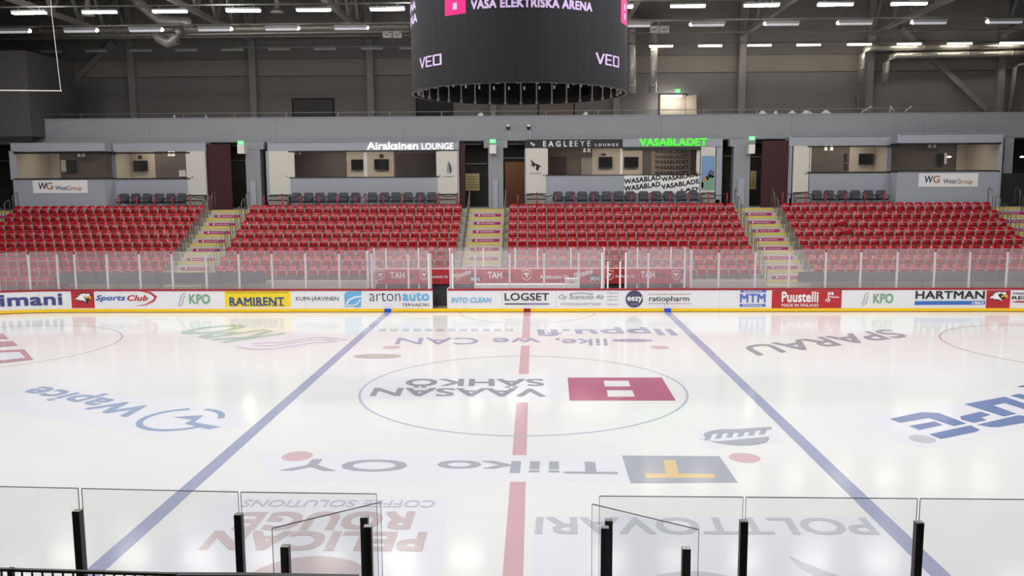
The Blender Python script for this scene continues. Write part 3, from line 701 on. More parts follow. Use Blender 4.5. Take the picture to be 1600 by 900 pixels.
z1 = at(800, 116, WY).z; z2 = at(800, 89, WY).z
for a, b in zip(colx, colx[1:]):
    for q0, q1, m_ in ((8.35, z1-.02, M_DARKW), (z1+.02, z2-.02, M_MIDW), (z2, 18.0, M_DARKW)):
        MB().box(a+.01, b-.01, WY, WY+.2, q0, q1).build('cladding_panel', m_, wall)
    MB().box(a, b, WY+.06, WY+.2, 8.35, 18).build('backing', M_BLK2, wall)
structure(MB().box(-40, 40, -36, 36, 18.0, 18.3).build('ceiling', M_CEIL), 'dark roof deck')
structure(MB().box(-38.3, -38, -36, 35.2, -.1, 18).build('wall_left', M_DARKW), 'dark left wall')
structure(MB().box(38, 38.3, -36, 35.2, -.1, 18).build('wall_right', M_DARKW), 'dark right wall')
structure(MB().box(-38, 38, -36.3, -36, -.1, 18).build('wall_near', M_DARKW), 'dark wall behind the camera')
for n, x in enumerate(colx[2:-1]):
    c = MB().box(x-.22, x+.22, WY-.5, WY-.001, 8.351, 17.9).build('column', M_COLM); tag(c, 'grey steel column on the back wall, %s from left' % ordw(n+1), 'column', 'columns on the back wall')
def brace(label, p, q, w=.34):
    o = MB().bar(p, q, w, w).build('brace', M_COLM); tag(o, label, 'brace'); return o
brace('grey diagonal steel brace rising on the back wall at the left', at(85, 157, WY-.178), at(178, 66, WY-.178))
brace('grey diagonal steel brace falling on the back wall at the right', at(1407, 44, WY-.178), at(1540, 172, WY-.178))
# roof trusses
for n, x in enumerate(colx[2:-1]):
    t = thing('roof_truss', 'dark steel roof truss spanning to the back wall, %s from left' % ordw(n+1), 'truss', (x, 10, 15.2), 'roof trusses')
    MB().box(x-.15, x+.15, -30, WY-.5, 15.15, 15.4).build('bottom_chord', M_COLM, t); MB().box(x-.15, x+.15, -30, WY-.5, 17.6, 17.85).build('top_chord', M_COLM, t)
    for k in range(13):
        y = WY-.6-k*3.0
        MB().bar((x, y, 15.3), (x, y-1.5, 17.7), .16, .16).build('web', M_COLM, t); MB().bar((x, y-1.5, 17.7), (x, y-3.0, 15.3), .16, .16).build('web', M_COLM, t)
for k in range(8):
    y = 33-k*3.2; o = MB().box(-38, 38, y-.06, y+.06, 17.86, 17.99).build('purlin', M_CEIL); tag(o, 'dark roof purlin across the trusses, %s from back wall' % ordw(k+1), 'purlin', 'roof purlins')
# ---- hanging rails with linear lamps
def hanging_rail(label, pxy, Y, r=.035):
    a = at(-60, pxy[0], Y); b = at(1660, pxy[1], Y); z = (a.z+b.z)/2
    t = thing('lighting_rail', label, 'rail', (0, Y, z)); MB().box(-32, 32, Y-r, Y+r, z-r, z+r).build('rail', M_STEEL, t)
    for k in range(13): MB().tube([(-30+k*5, Y, z+r), (-30+k*5, Y, 17.86)], .008, 4).build('wire', M_STEEL, t)
    return z
zA = hanging_rail('steel lighting rail nearest to the camera with bright linear lamps', (11, -5), 20.3)
zB = hanging_rail('second steel lighting rail from the camera with tubular lamps', (48, 20), 25.0)
zC = hanging_rail('third steel rail from the camera without lamps', (67, 40), 29.0)
zD = hanging_rail('steel lighting rail close to the back wall', (83, 57), 33.0)
LASTLAMP = ['']
def lamp(label, x, Y, z, L, m, group, w=.26, h=.09, name='linear_lamp'):
    t = thing(name, label, 'lamp', (x, Y, z), group)
    MB().box(x-L/2, x+L/2, Y-w/2, Y+w/2, z+.07, z+.07+h).build('housing', M_HOUS, t)
    MB().box(x-L/2+.04, x+L/2-.04, Y-w/2+.02, Y+w/2-.02, z-.02, z+.069).build('diffuser', m, t)
    LASTLAMP[0] = t.name
    for s in (-1, 1): MB().box(x+s*L*.3-.02, x+s*L*.3+.02, Y-.02, Y+.02, z+.07+h, z+.07+h+.12).build('bracket', M_HOUS, t)
for k, c in enumerate((45, 155, 265, 380, 490, 605, 718, 962, 1075, 1190, 1305, 1420)):
    x = at(c, 10, 20.3).x; lamp('bright white linear lamp on the nearest lighting rail, %s from left' % ordw(k+1), x, 20.3, zA-.32, 1.75, M_LAMP, 'lamps on the nearest rail')
for k, c in enumerate((20, 125, 227, 335, 440, 548, 990, 1106, 1222, 1336, 1452, 1570)):
    x = at(c, 35, 25.0).x; lamp('pale linear lamp on the second lighting rail, %s from left' % ordw(k+1), x, 25.0, zB-.32, 1.85, M_LAMPSOFT, 'lamps on the second rail', h=.16)
    p = MB().box(x+(.93 if k < 6 else -.99), x+(.99 if k < 6 else -.93), 24.94, 25.06, zB-.30, zB-.18).build('end_lamp', M_LAMP, bpy.data.objects[LASTLAMP[0]])
for k, c in enumerate((9, 79, 150, 220, 291, 363, 436, 508, 581, 641)):
    x = at(c, 76, 33.0).x; lamp('unlit grey linear lamp near the back wall, %s from left' % ordw(k+1), x, 33.0, zD-.2, 1.45, M_LAMPOFF, 'unlit lamps near the back wall', w=.2)
for k, c in enumerate((1033, 1110, 1187, 1264, 1343, 1421, 1500, 1582)):
    x = at(c, 62, 33.0).x; lamp('glowing linear lamp near the back wall, %s from left' % ordw(k+1), x, 33.0, zD-.2, 1.55, M_LAMPW, 'lit lamps near the back wall', w=.2)
# ---- flood lamps over the ice (the rink's own light)
def flood(x, y, z, watts, k, grp):
    t = thing('flood_lamp', 'flood lamp, %s from left in the %s' % (ordw(k), grp[1]), 'lamp', (x, y, z), grp[0])
    MB().box(x-.85, x+.85, y-.35, y+.35, z+.02, z+.16).build('housing', M_HOUS, t)
    for sx in (-1, 1): MB().tube([(x+sx*.6, y, z+.16), (x+sx*.6, y, 17.99)], .012, 4).build('wire', M_STEEL, t)
    L = bpy.data.lights.new('flood_light', 'AREA'); L.shape = 'RECTANGLE'; L.size = 1.6; L.size_y = .6; L.energy = watts; L.color = (1.0, .992, .982)
    lo = bpy.data.objects.new('flood_light', L); COL.objects.link(lo); lo.parent = t; lo.location = (0, 0, 0)
    return t
for j, y in enumerate((-11.5, -3.8, 3.8, 11.5)):
    for k, x in enumerate((-25, -15, -5, 5, 15, 25)):
        flood(x, y, 14.9, RINK_LAMP_W, k+1, ('flood lamps over the ice', '%s row over the ice from near side' % ordw(j+1)))
for k, x in enumerate((-26, -16, -6, 4, 14, 24)): flood(x, 17.2, 15.2, STAND_FILL_W, k+1, ('added flood lamps over the stand', 'added unseen row over the stand'))  # extra row added out of view to brighten the seats
# ---- ducts
def duct(label, px, Y, r, m, rib=True, name='air_duct'):
    P = [at(x, y, Y) for x, y in px]; t = thing(name, label, 'duct', tuple(P[len(P)//2]))
    MB().tube(P, r, 14).build('duct_pipe', m, t, True)
    if rib:
        for p, q in zip(P, P[1:]):
            L = (q-p).length; n = int(L/.9)
            for j in range(n):
                c = p+(q-p)*((j+.5)/n); d = (q-p).normalized()*.03
                MB().tube([c-d, c+d], r*1.07, 14).build('collar', m, t, True)
    return t
duct('thick silver duct running along the left of the roof', [(-40, 50), (240, 46), (640, 41)], 30.5, .21, M_DUCT2)
duct('thin silver duct below the thick one at the left', [(-40, 57), (235, 54), (640, 48)], 31.2, .12, M_DUCT2, False)
duct('foil duct with big bend descending at the upper left', [(205, -8), (222, 8), (236, 20), (252, 32), (285, 34), (300, 35)], 29.6, .34, M_DUCT)
duct('foil duct elbow hanging below the lighting rail at the left', [(240, 50), (250, 60), (262, 66), (275, 62), (283, 52), (278, 44)], 28.8, .33, M_DUCT)
duct('upper silver duct turning down beside the right columns', [(1660, 70), (1500, 73), (1362, 75), (1351, 78), (1347, 86), (1345, 128)], 33.6, .20, M_DUCT2)
duct('lower silver duct turning down beside the right columns', [(1660, 82), (1500, 85), (1400, 87), (1389, 90), (1385, 98), (1383, 128)], 33.8, .20, M_DUCT2)
duct('thin grey pipe at the right edge of the back wall', [(1640, 98), (1592, 100), (1586, 106), (1578, 175)], 34.2, .13, M_COLM, False)
duct('short grey vent pipe above the parapet at the right', [(1335, 150), (1340, 150), (1340, 223)], 34.85, .09, M_COLM, False)
duct('short horizontal foil duct beside the video cube', [(940, 33), (1031, 33)], 33.4, .22, M_DUCT)
duct('hanging foil duct next to the video cube', [(987, 36), (987, 60), (988, 100), (987, 145)], 33.4, .25, M_DUCT)
duct('hanging foil duct further right of the video cube', [(1023, 36), (1022, 60), (1021, 100), (1020, 145)], 33.4, .25, M_DUCT)
for k, (x, y, Y) in enumerate(((138, 25, 26.5), (433, 20, 26.5), (1171, 6, 26.5), (1431, 2, 26.5))):
    p = at(x, y, Y); t = thing('ceiling_diffuser', 'round white air diffuser under the roof, %s from left' % ordw(k+1), 'vent', tuple(p), 'ceiling air diffusers')
    MB().tube([p, p+Vector((0, 0, .06)), p+Vector((0, 0, .2))], [.38, .36, .14], 20).build('dish', M_POSTW, t, True); MB().tube([p+Vector((0, 0, .2)), (p.x, p.y, 17.95)], .14, 12).build('pipe', M_COLM, t, True)
for (x, y, lab) in ((605, 54, 'left of the video cube'), (1023, 46, 'right of the video cube')):
    for d, s in ((0, 'left'), (15.5, 'right')):
        p = at(x+d, y, 28.9); t = thing('hanging_sign', 'small white hanging sign, %s one of the pair %s' % (s, lab), 'sign', tuple(p), 'small white hanging signs')
        MB().box(p.x-.27, p.x+.27, p.y-.02, p.y+.02, p.z-.2, p.z+.2).build('plate', M_PAPER, t); MB().box(p.x+.14, p.x+.20, p.y-.026, p.y-.02, p.z+.08, p.z+.14).build('mark', M_BLACK, t)
        MB().box(p.x-.14, p.x+.1, p.y-.026, p.y-.02, p.z-.03, p.z+.01).build('print_line', M_BLK2, t)
# ---- dark room at the left, hung net bar
lb = thing('side_room', 'dark grey projecting room at the far left above the lounges', 'room', (-31, 25, 8.0))
a = at(45, 213, 25.0); b = at(40, 79, 25.0)
MB().box(-37.9, b.x, 25.0, 30, a.z, b.z).build('room_wall', mat('side_room_grey', (84, 82, 82), .8), lb)
MB().box(-37.9, b.x+.02, 24.96, 25.0, a.z-.28, a.z).build('lower_band', M_BLK2, lb)
MB().poly([at(x, y, 30.2) for x, y in ((40, 79), (78, 90), (82, 110), (88, 188), (45, 188))], (0, .1, 0)).build('curtain', M_BLK2, lb)
nb_ = thing('net_bar', 'thin white hanging bar with wire at the upper left', 'bar', tuple(at(40, 141, 12)))
MB().tube([at(-30, 141, 12), at(96, 142, 12)], .022, 6).build('bar', M_POSTW, nb_); MB().tube([at(95, 142, 12), at(81, 24, 12), at(77, -30, 12)], .012, 5).build('wire', M_POSTW, nb_)
# ---- doors on the back wall
def wall_door(name, label, x0, y0, x1, y1, m, Y=WY-.06):
    t = thing(name, label, 'door', tuple(at((x0+x1)/2, y1, Y))); a = at(x0, y1, Y); b = at(x1, y0, Y)
    MB().box(a.x, b.x, Y, Y+.055, a.z, b.z).build('door_leaf', m, t)
    for q in ((a.x-.08, a.x, a.z, b.z+.08), (b.x, b.x+.08, a.z, b.z+.08), (a.x, b.x, b.z, b.z+.08)): MB().box(q[0], q[1], Y-.04, Y+.055, q[2], q[3]).build('door_frame', M_BLK2, t)
    return t
t = wall_door('door_1', 'pale doorway with open leaf on the back wall right of the ducts', 1031, 148, 1072, 182, M_BEIGE)
MB().poly([at(1072, 150, WY-.1), at(1088, 147, WY-1.0), at(1088, 184, WY-1.0), at(1072, 182, WY-.1)], (.05, 0, 0)).build('open_leaf', M_BEIGE, t)
wall_door('door_2', 'dark grey double door on the back wall at the left', 459, 155, 520, 184, mat('door_grey', (92, 90, 90), .7))
wall_door('door_3', 'black doorway on the back wall left below the video cube', 652, 152, 706, 184, M_BLACK)
wall_door('door_4', 'pale doors on the back wall right below the video cube', 842, 160, 896, 184, mat('door_pale', (150, 138, 126), .7))
p = at(1049, 151, WY-.8); lamp('glowing linear lamp over the back wall doorway', p.x, WY-.8, p.z, 1.4, M_LAMP, 'doorway lamp', name='door_lamp')
def exit_sign(label, x, y, Y):
    p = at(x, y, Y); t = thing('exit_sign', label, 'sign', tuple(p))
    MB().box(p.x-.16, p.x+.16, p.y-.04, p.y+.04, p.z-.1, p.z+.1).build('case', mat('exit_green', (90, 225, 130), .5, var=.02, emit=1.6), t)
    MB().box(p.x-.05, p.x+.07, p.y-.046, p.y-.041, p.z-.06, p.z+.06).build('pictogram', M_PAPER, t)
    return t
exit_sign('green exit sign over the doorway on the back wall', 1059, 142, WY-.045)
for x, y, lab in ((376, 223, 'second aisle'), (770, 220.5, 'middle aisle'), (1175, 216, 'fourth aisle')):
    t = exit_sign('green exit sign above the pillar at the %s' % lab, x, y, 25.4)
    a = at(x-5, 240, 25.4); b = at(x+5, 226, 25.4); MB().box(a.x, b.x, 25.4, 25.9, a.z, b.z).build('junction_box', M_POSTW, t)
# bundles lying on the balcony edge
for k, (x, y, w) in enumerate(((1192, 172, .34), (1238, 172, .28), (1260, 171, .5), (1291, 170, .5), (1212, 174, .2), (751, 177, .25), (915, 178, .25))):
    p = at(x, y, FY+.9); m_ = MB(); n = 10
    for j in range(4):
        zz = 9.30+.16*j; r = w*(1-(j/3.4)**2)
        for i in range(n): m_.v.append((p.x+r*math.cos(6.283*i/n)*random.uniform(.75, 1.2), p.y+.4*r*math.sin(6.283*i/n), zz+random.uniform(-.03, .03)))
    for j in range(3):
        for i in range(n): a0 = j*n+i; b0 = j*n+(i+1) % n; m_.f.append((a0, b0, b0+n, a0+n))
    m_.f.append(tuple(3*n+i for i in range(n))); m_.f.append(tuple(reversed(range(n))))
    t = thing('cloth_bundle', 'crumpled white bundle behind the balcony parapet, %s from left' % ordw([6, 7][k-5] - 5 if k >= 5 else {0: 3, 4: 4, 1: 5, 2: 6, 3: 7}[k]), 'bundle', (p.x, p.y, 8.35), 'white bundles on the balcony')
    m_.build('bundle', M_PAPER, t); MB().box(p.x-w, p.x+w, p.y-.25, p.y+.25, 8.35, 9.29).build('crate', M_BLK2, t)
for k, (x0, y0, x1, y1) in enumerate(((272, 180, 274, 187), (321, 180, 326, 187), (1345, 176, 1362, 166), (1391, 166, 1397, 174), (1415, 173, 1424, 166))):
    o = MB().bar(at(x0, y0, FY+.6), at(x1, y1, FY+.6), .09, .05).add(*(lambda m_: (m_.v, m_.f))(MB().box(at(x0, y0, FY+.6).x-.02, at(x0, y0, FY+.6).x+.02, FY+.58, FY+.62, 8.35, at(x0, y0, FY+.6).z))).build('folded_strut', mat('strut_white', (210, 222, 235), .5)); tag(o, 'pale folded strut sticking up behind the parapet, %s from left' % ordw(k+1), 'strut', 'struts behind the parapet')
for x, lab in ((794, 'left'), (826, 'right')):
    p = at(x, 200, FY-.12); t = thing('dome_camera', 'black dome camera on the parapet, %s one of two' % lab, 'camera', tuple(p), 'dome cameras')
    m_ = MB().tube([p+Vector((0, 0, -.10)), p+Vector((0, 0, -.04)), p+Vector((0, 0, .04)), p+Vector((0, 0, .07))], [.04, .10, .11, .08], 14); m_.build('dome', M_BLACK, t, True)
    MB().box(p.x-.07, p.x+.07, p.y-.07, FY-.001, p.z+.07, p.z+.2).build('mount', M_POSTW, t); MB().tube([p+Vector((.05, .1, -.08)), p+Vector((.08, .11, -.5))], .012, 5).build('cable', M_POSTW, t)

# ================================================================== LOUNGES
def steps(label, x0, x1, Y):
    t = thing('door_steps', label, 'steps', ((x0+x1)/2, Y, PZ))
    for k in range(3): MB().box(x0, x1, Y-.28*(3-k), Y-.28*(2-k)-.001, PZ, PZ+.28*(k+1)).build('step', mat('step_beige', (150, 144, 136), .8), t); MB().box(x0, x1, Y-.28*(3-k)-.01, Y-.28*(3-k)+.03, PZ+.28*(k+1)-.05, PZ+.28*(k+1)+.004).build('step_edge', M_BLACK, t)
FL = 5.12
class Lounge:
    def __init__(s, label, x0, x1, Y, ytop, depth=3.0, X0=None, X1=None, openl=False, openr=False):
        s.Y = Y; a = at(x0, 260, Y); b = at(x1, 260, Y); s.x0, s.x1 = X0 or a.x, X1 or b.x; s.top = at((x0+x1)/2, ytop, Y).z
        s.t = thing('lounge_box', label, 'lounge', ((s.x0+s.x1)/2, Y, PZ)); t = s.t
        for xx, op in ((s.x0, openl), (s.x1-.1, openr)): MB().box(xx, xx+.1, Y+(1.1 if op else .1), Y+depth, PZ, s.top).build('side_wall', M_LIGHTG, t)
        MB().box(s.x0+.1, s.x1-.1, Y+depth-.1, Y+depth, PZ, s.top).build('back_wall', M_BROWN, t)
        MB().box(s.x0, s.x1, Y+.1, Y+depth, s.top, s.top+.03).build('roof', M_LIGHTG, t); MB().box(s.x0+.1, s.x1-.1, Y+.1, Y+depth-.1, FL-.1, FL).build('lounge_floor', M_BROWN, t)
        s.B = Y+depth-.1
        L_ = bpy.data.lights.new('room_light', 'AREA'); L_.shape = 'RECTANGLE'; L_.size = max(1.0, (s.x1-s.x0)*.6); L_.size_y = .3; L_.energy = LOUNGE_LAMP_W*(s.x1-s.x0)/10; L_.color = (1, .9, .78)
        lo_ = bpy.data.objects.new('room_light', L_); COL.objects.link(lo_); lo_.parent = t; lo_.location = (0, depth*.45, min(s.top, 8.03)-.06-PZ)
        MB().box((s.x0+s.x1)/2-L_.size/2, (s.x0+s.x1)/2+L_.size/2, Y+depth*.45-.15, Y+depth*.45+.15, min(s.top, 8.03)-.05, min(s.top, 8.03)-.001).build('ceiling_lamp', M_HOUS, t)
    def glass_side(s, X, sg):
        zs = at(100, 279, s.Y).z if sg > 0 else at(1480, 267.5, s.Y).z; zh = at(100, 238, s.Y).z if sg > 0 else at(1480, 224.5, s.Y).z
        a = min(X, X-sg*.1); b = max(X, X-sg*.1)
        MB().box(a, b, s.Y+.1, s.Y+1.1, PZ, zs).build('side_wall', M_LIGHTG, s.t); MB().box(a, b, s.Y+.1, s.Y+1.1, zh, s.top).build('side_wall', M_LIGHTG, s.t)
        MB().box(X-.006-sg*.04, X+.006-sg*.04, s.Y+.06, s.Y+1.1, zs, zh).build('window_pane', M_WIN, s.t); MB().box(X-.03, X+.03, s.Y-.03, s.Y+1.0, zs-.04, zs+.04).build('window_sill', M_BLACK, s.t); MB().box(X-.03, X+.03, s.Y-.03, s.Y+1.0, zh-.07, zh+.05).build('window_head', M_BLACK, s.t)
    def liner(s, right):
        x = s.x1-.12 if right else s.x0+.1
        MB().box(x, x+.02, s.Y+.12, s.B, FL, s.top-.06).build('inner_wall', M_BEIGE, s.t)
    def w(s, x0, y0, x1, y1, m, name='wall_panel', d=.1, pr=0.0, lab=None):
        a = at(x0, y1, s.Y-pr); b = at(x1, y0, s.Y-pr); return MB().box(a.x, b.x, s.Y-pr, s.Y-pr+d, a.z, b.z).build(name, m, s.t, label=lab)
    def low(s, x0, x1, y0, m, name='wall_panel'):
        a = at(x0, y0, s.Y); b = at(x1, y0, s.Y); return MB().box(a.x, b.x, s.Y, s.Y+.1, PZ, (a.z+b.z)/2).build(name, m, s.t)
    def door(s, x0, y0, x1, hx, m=M_DOORW):
        a = at(x0, 300, s.Y); b = at(x1, y0, s.Y)
        d = MB().box(a.x, b.x, s.Y-.01, s.Y+.06, FL, b.z).build('door', m, s.t); h = at(hx, 281, s.Y)
        MB().box(h.x-.05, h.x+.05, s.Y-.05, s.Y-.011, FL+1.0, FL+1.04).build('door_handle', M_STEEL, s.t)
        MB().box(a.x, b.x, s.Y, s.Y+.1, PZ, FL-.001).build('threshold', M_LIGHTG, s.t)
        steps('beige and black steps below the door at %s' % s.nm(x0), a.x+.06, b.x-.06, s.Y-.03)
    def nm(s, x): return {294: 'left recessed lounge', 422: 'left end of second lounge', 684: 'right end of second lounge', 822: 'left end of third lounge', 1094: 'right end of third lounge', 1238: 'right recessed lounge'}.get(x, 'the lounge')
    def inner(s, x0, y0, x1, y1, m, name='inner_wall', d=.05):
        Y = s.B-d; a = at(x0, y1, Y); b = at(x1, y0, Y); z0 = max(a.z, FL); xa = max(a.x, s.x0+.13); xb = min(b.x, s.x1-.13)
        if xb-xa < .03: return None
        return MB().box(xa, xb, Y, s.B-.002, z0, min(b.z, s.top-.02)).build(name, m, s.t)
    def tv(s, label, x0, y0, x1, y1):
        Y = s.B-.2; a = at(x0, y1, Y); b = at(x1, y0, Y); t = thing('television', label, 'television', ((a.x+b.x)/2, Y, a.z))
        MB().box(a.x, b.x, Y, Y+.06, a.z, b.z).build('body', M_BLACK, t); MB().box(a.x+.03, b.x-.03, Y-.006, Y-.0005, a.z+.04, b.z-.03).build('screen', M_SCREEN, t)
        MB().box((a.x+b.x)/2-.06, (a.x+b.x)/2+.06, Y+.06, s.B-.055, (a.z+b.z)/2-.06, (a.z+b.z)/2+.06).build('bracket', M_BLACK, t)
    def win(s, x0, y0, x1, y1):
        a = at(x0, y1, s.Y+.04); b = at(x1, y0, s.Y+.04); MB().box(a.x, b.x, s.Y+.04, s.Y+.052, a.z, b.z).build('window_pane', M_WIN, s.t)
    def lights(s, pts):
        for x, y in pts:
            p = at(x, y, s.B-.6); MB().tube([p, p+Vector((0, 0, .05)), (p.x, p.y, s.top-.02)], [.12, .10, .02], 12).build('ceiling_spot', mat('spot_grey', (170, 168, 160), .5), s.t)
# --- left (West) lounge, projecting part and recessed part
def sign_wg(label, x0, y0, x1, y1, Y):
    a = at(x0, y1, Y); b = at(x1, y0, Y); t = thing('wall_sign', label, 'sign', ((a.x+b.x)/2, Y, a.z)); MB().box(a.x, b.x, Y, Y+.018, a.z, b.z).build('plate', M_PAPER, t)
    W_ = x1-x0; H_ = y1-y0; DK = F('wg_navy', (36, 36, 92)); OR = F('wg_orange', (176, 110, 70))
    text_px(MB(), 'W', x0+W_*.10, y0+H_*.18, x0+W_*.25, y0+H_*.72, Y-.004, .02, .1).build('lettering', DK, t); text_px(MB(), 'G', x0+W_*.24, y0+H_*.18, x0+W_*.36, y0+H_*.72, Y-.004, .02).build('lettering', OR, t)
    text_px(MB(), 'West', x0+W_*.41, y0+H_*.42, x0+W_*.63, y0+H_*.76, Y-.004, .012).build('lettering', DK, t); text_px(MB(), 'Group', x0+W_*.64, y0+H_*.42, x0+W_*.90, y0+H_*.88, Y-.004, .012).build('lettering', OR, t)
L = Lounge('grey lounge box at the left, projecting part with long window', 17, 163, 24.6, 223.5, 3.9, openr=True)
L.w(17, 223.5, 163, 237, M_LIGHTG, 'header'); L.low(20, 163, 279, M_LIGHTG); L.w(17, 236, 24, 281, M_LIGHTG, 'jamb')
L.w(21, 236.5, 163, 240.5, M_BLACK, 'window_head', .08, .03); L.w(24, 278, 163.5, 280.3, M_BLACK, 'window_sill', .14, .06); L.win(24, 239, 163, 279); L.glass_side(L.x1, 1)
L.liner(0); L.inner(20, 236, 64, 300, M_BEIGE); L.inner(64, 236, 92, 300, mat('beige_light', (206, 196, 178), .8)); L.inner(96, 250, 104, 268, M_POSTW, 'notice'); L.tv('black television in the left projecting lounge', 104, 250, 118, 268); L.lights(((124, 245), (131, 245)))
LX1 = L.x1+.01
sign_wg('white sign with navy and orange lettering on the leftmost lounge box', 52, 281.5, 136, 302, 24.58)
L = Lounge('grey recessed lounge at the left with white door and one television', 176.5, 321, 25.6, 223.5, 2.0, X0=LX1)
L.w(176.5, 223.5, 321, 237, M_LIGHTG, 'header'); L.liner(0); L.low(177, 294, 279, M_LIGHTG); L.w(177, 237.5, 296, 240.5, M_BLACK, 'window_head', .08, .03); L.w(178, 278, 297, 280, M_BLACK, 'window_sill', .14, .06); L.win(178, 239, 293, 279); L.w(292, 239, 294, 279, M_POSTW, 'jamb')
L.door(294, 236, 319.5, 301); L.w(319.5, 236, 321, 312, M_LIGHTG, 'jamb'); L.inner(178, 236, 241, 300, M_BEIGE); L.inner(190, 250, 194, 258, M_BLK2, 'picture'); L.inner(190, 263, 195, 273, M_BLK2, 'picture', .06); L.tv('black television on the beige wall of the left recessed lounge', 209, 251, 230, 267.5); L.lights(((265, 244), (271, 244)))
L.inner(216, 243, 221, 248.5, M_MAROON, 'red_box', .08); L.inner(280, 266, 290, 276, M_POSTW, 'papers', .06)
# --- Airaksinen lounge
L = Lounge('grey lounge box below the glowing white lettering', 418, 717, 25.6, 221.5)
L.w(418, 221.5, 717, 236, M_LIGHTG, 'header'); L.low(452, 685, 277, M_LIGHTG); L.w(450, 234.8, 686, 237.8, M_BLACK, 'window_head', .08, .03); L.w(452, 275.6, 686, 277.8, M_BLACK, 'window_sill', .14, .06); L.win(458, 237, 683, 276)
L.w(418, 236, 422, 316, M_LIGHTG, 'jamb'); L.w(452, 236, 459, 277, M_DOORW, 'jamb'); L.w(682, 236, 684, 277, M_DOORW, 'jamb'); L.w(714, 236, 717, 316, M_LIGHTG, 'jamb')
L.door(422, 236, 452, 449); L.door(684, 236, 714, 687); L.w(569, 238, 573, 276, M_POSTW, 'mullion', .08, -.05)
L.inner(543, 236, 615, 300, M_BEIGE); L.tv('black television left of the mullion in the second lounge', 549, 249, 567, 265); L.tv('black television right of the mullion in the second lounge', 585, 248.5, 607, 265); L.inner(619, 240, 684, 290, mat('brick_dark', (70, 64, 62), .9, var=.3, scale=9), 'textured_wall'); L.inner(593, 241, 599, 247, M_MAROON, 'red_box', .08); L.lights(((461, 242), (468, 242)))
sg = thing('illuminated_lettering', 'glowing white lettering on the header of the second lounge', 'sign', tuple(at(640, 234, 25.56)))
LETW = mat('letter_glow', (255, 255, 255), .5, var=0, emit=1.0)
def letters3d(t, s, x0, y0, x1, y1, Y, m, bold, back=None):
    mb = text_px(MB(), s, x0, y0, x1, y1, Y-.03, bold); n = len(mb.v); ff = list(mb.f)
    mb.build('lettering', m, t)
letters3d(sg, 'Airaksinen', 573.5, 221.5, 653, 234, 25.58, LETW, .014); letters3d(sg, 'LOUNGE', 659, 223.5, 708, 233.5, 25.58, LETW, .006)
t = thing('door_emblem', 'grey flame emblem on the right white door of the second lounge', 'emblem', tuple(at(701, 276, 25.57)))
MB().poly([at(x, y, 25.575) for x, y in ((701, 251), (705, 260), (706, 267), (703, 272), (702, 264))]).build('logo', F('slate2', (70, 74, 84)), t); MB().poly([at(x, y, 25.575) for x, y in ((700.6, 251), (701.6, 264), (701.5, 272), (698, 268), (698.5, 260))]).build('logo', F('slate3', (150, 152, 160)), t)
text_px(MB(), 'Airaksinen', 694, 274.5, 709, 276.8, 25.575).build('lettering', BLK, t)
# --- Eagle Eye / Vasabladet lounge
L = Lounge('grey lounge box with dark header and glowing green lettering', 820, 1129, 25.6, 217)
L.w(820, 218, 973, 232, mat('eagle_dark', (44, 44, 48), .6), 'sign_header'); L.w(973, 216.5, 1129, 230, M_LIGHTG, 'header')
L.low(853, 975, 273.5, M_LIGHTG); L.low(975, 1094, 273.5, M_LIGHTG); L.w(973, 229, 1094, 235, mat('awning_green', (44, 50, 46), .6), 'awning', .3, .22); L.w(852, 272, 1094, 274, M_BLACK, 'window_sill', .14, .06)
L.win(855, 233, 969, 272.5); L.win(973, 233, 1088, 272.5); L.w(969, 232, 973, 273, M_POSTW, 'mullion', .08, .0); L.w(820, 232, 822, 314, M_LIGHTG, 'jamb'); L.w(853, 232, 856, 273, M_DOORW, 'jamb'); L.w(1088, 232, 1094, 273, M_DOORW, 'jamb'); L.w(1118, 230, 1129, 312, M_LIGHTG, 'jamb')
L.door(822, 231.5, 853, 849); L.door(1094, 229.5, 1118, 1097)
L.inner(925, 232, 1004, 300, M_BEIGE); L.inner(908, 246, 925, 300, mat('inner_pale', (150, 142, 132), .8), 'inner_door', .06); L.tv('black television left of the mullion in the third lounge', 935.5, 245, 957, 262); L.tv('black television right of the mullion in the third lounge', 975, 245, 997.5, 261.5)
L.inner(861, 245, 885, 271, mat('picture_dark', (60, 38, 40), .6, var=.5, scale=6), 'picture', .07); L.inner(1017, 232, 1080, 300, mat('wallpaper', (150, 138, 128), .8), 'wallpaper', .06); L.inner(939, 240, 947, 243.5, M_MAROON, 'red_box', .08); L.lights(((913, 238), (920, 238)))
for k, y in enumerate((234, 242, 250, 258.5, 267)):
    text_px(MB(), 'WASABLADET' + ('.' if k < 2 else ''), 1023, y, 1076, y+6.2, L.B-.075, .03).build('wall_lettering', BLK, L.t)
t = thing('illuminated_lettering', 'glowing green lettering on the header of the third lounge', 'sign', tuple(at(1050, 229, 25.56)))
letters3d(t, 'VASABLADET', 999, 215.8, 1105, 228.6, 25.57, mat('letter_green', (70, 235, 40), .5, var=0, emit=.9), .03)
t = thing('wall_lettering_sign', 'white lettering on the dark header of the third lounge', 'sign', tuple(at(890, 230, 25.56)))
text_px(MB(), 'E A G L E', 848.5, 220, 895, 229.3, 25.575, .03).build('lettering', M_PAPER, t); text_px(MB(), 'E Y E', 898, 219.8, 922.5, 228.6, 25.575).build('lettering', M_PAPER, t); text_px(MB(), 'L O U N G E', 930, 224, 966, 228.4, 25.575, .03).build('lettering', M_PAPER, t)
EAG = [(.05, 0), (.45, .38), (.62, .42), (1, .58), (.82, .66), (.70, 1), (.52, .86), (.56, .58), (.42, .50), (.34, .70), (.22, .54), (0, .48), (.2, .42)]
MB().poly([at(828+a*8.5, 220.8+b*8.4, 25.575) for a, b in EAG]).build('logo', M_PAPER, t)
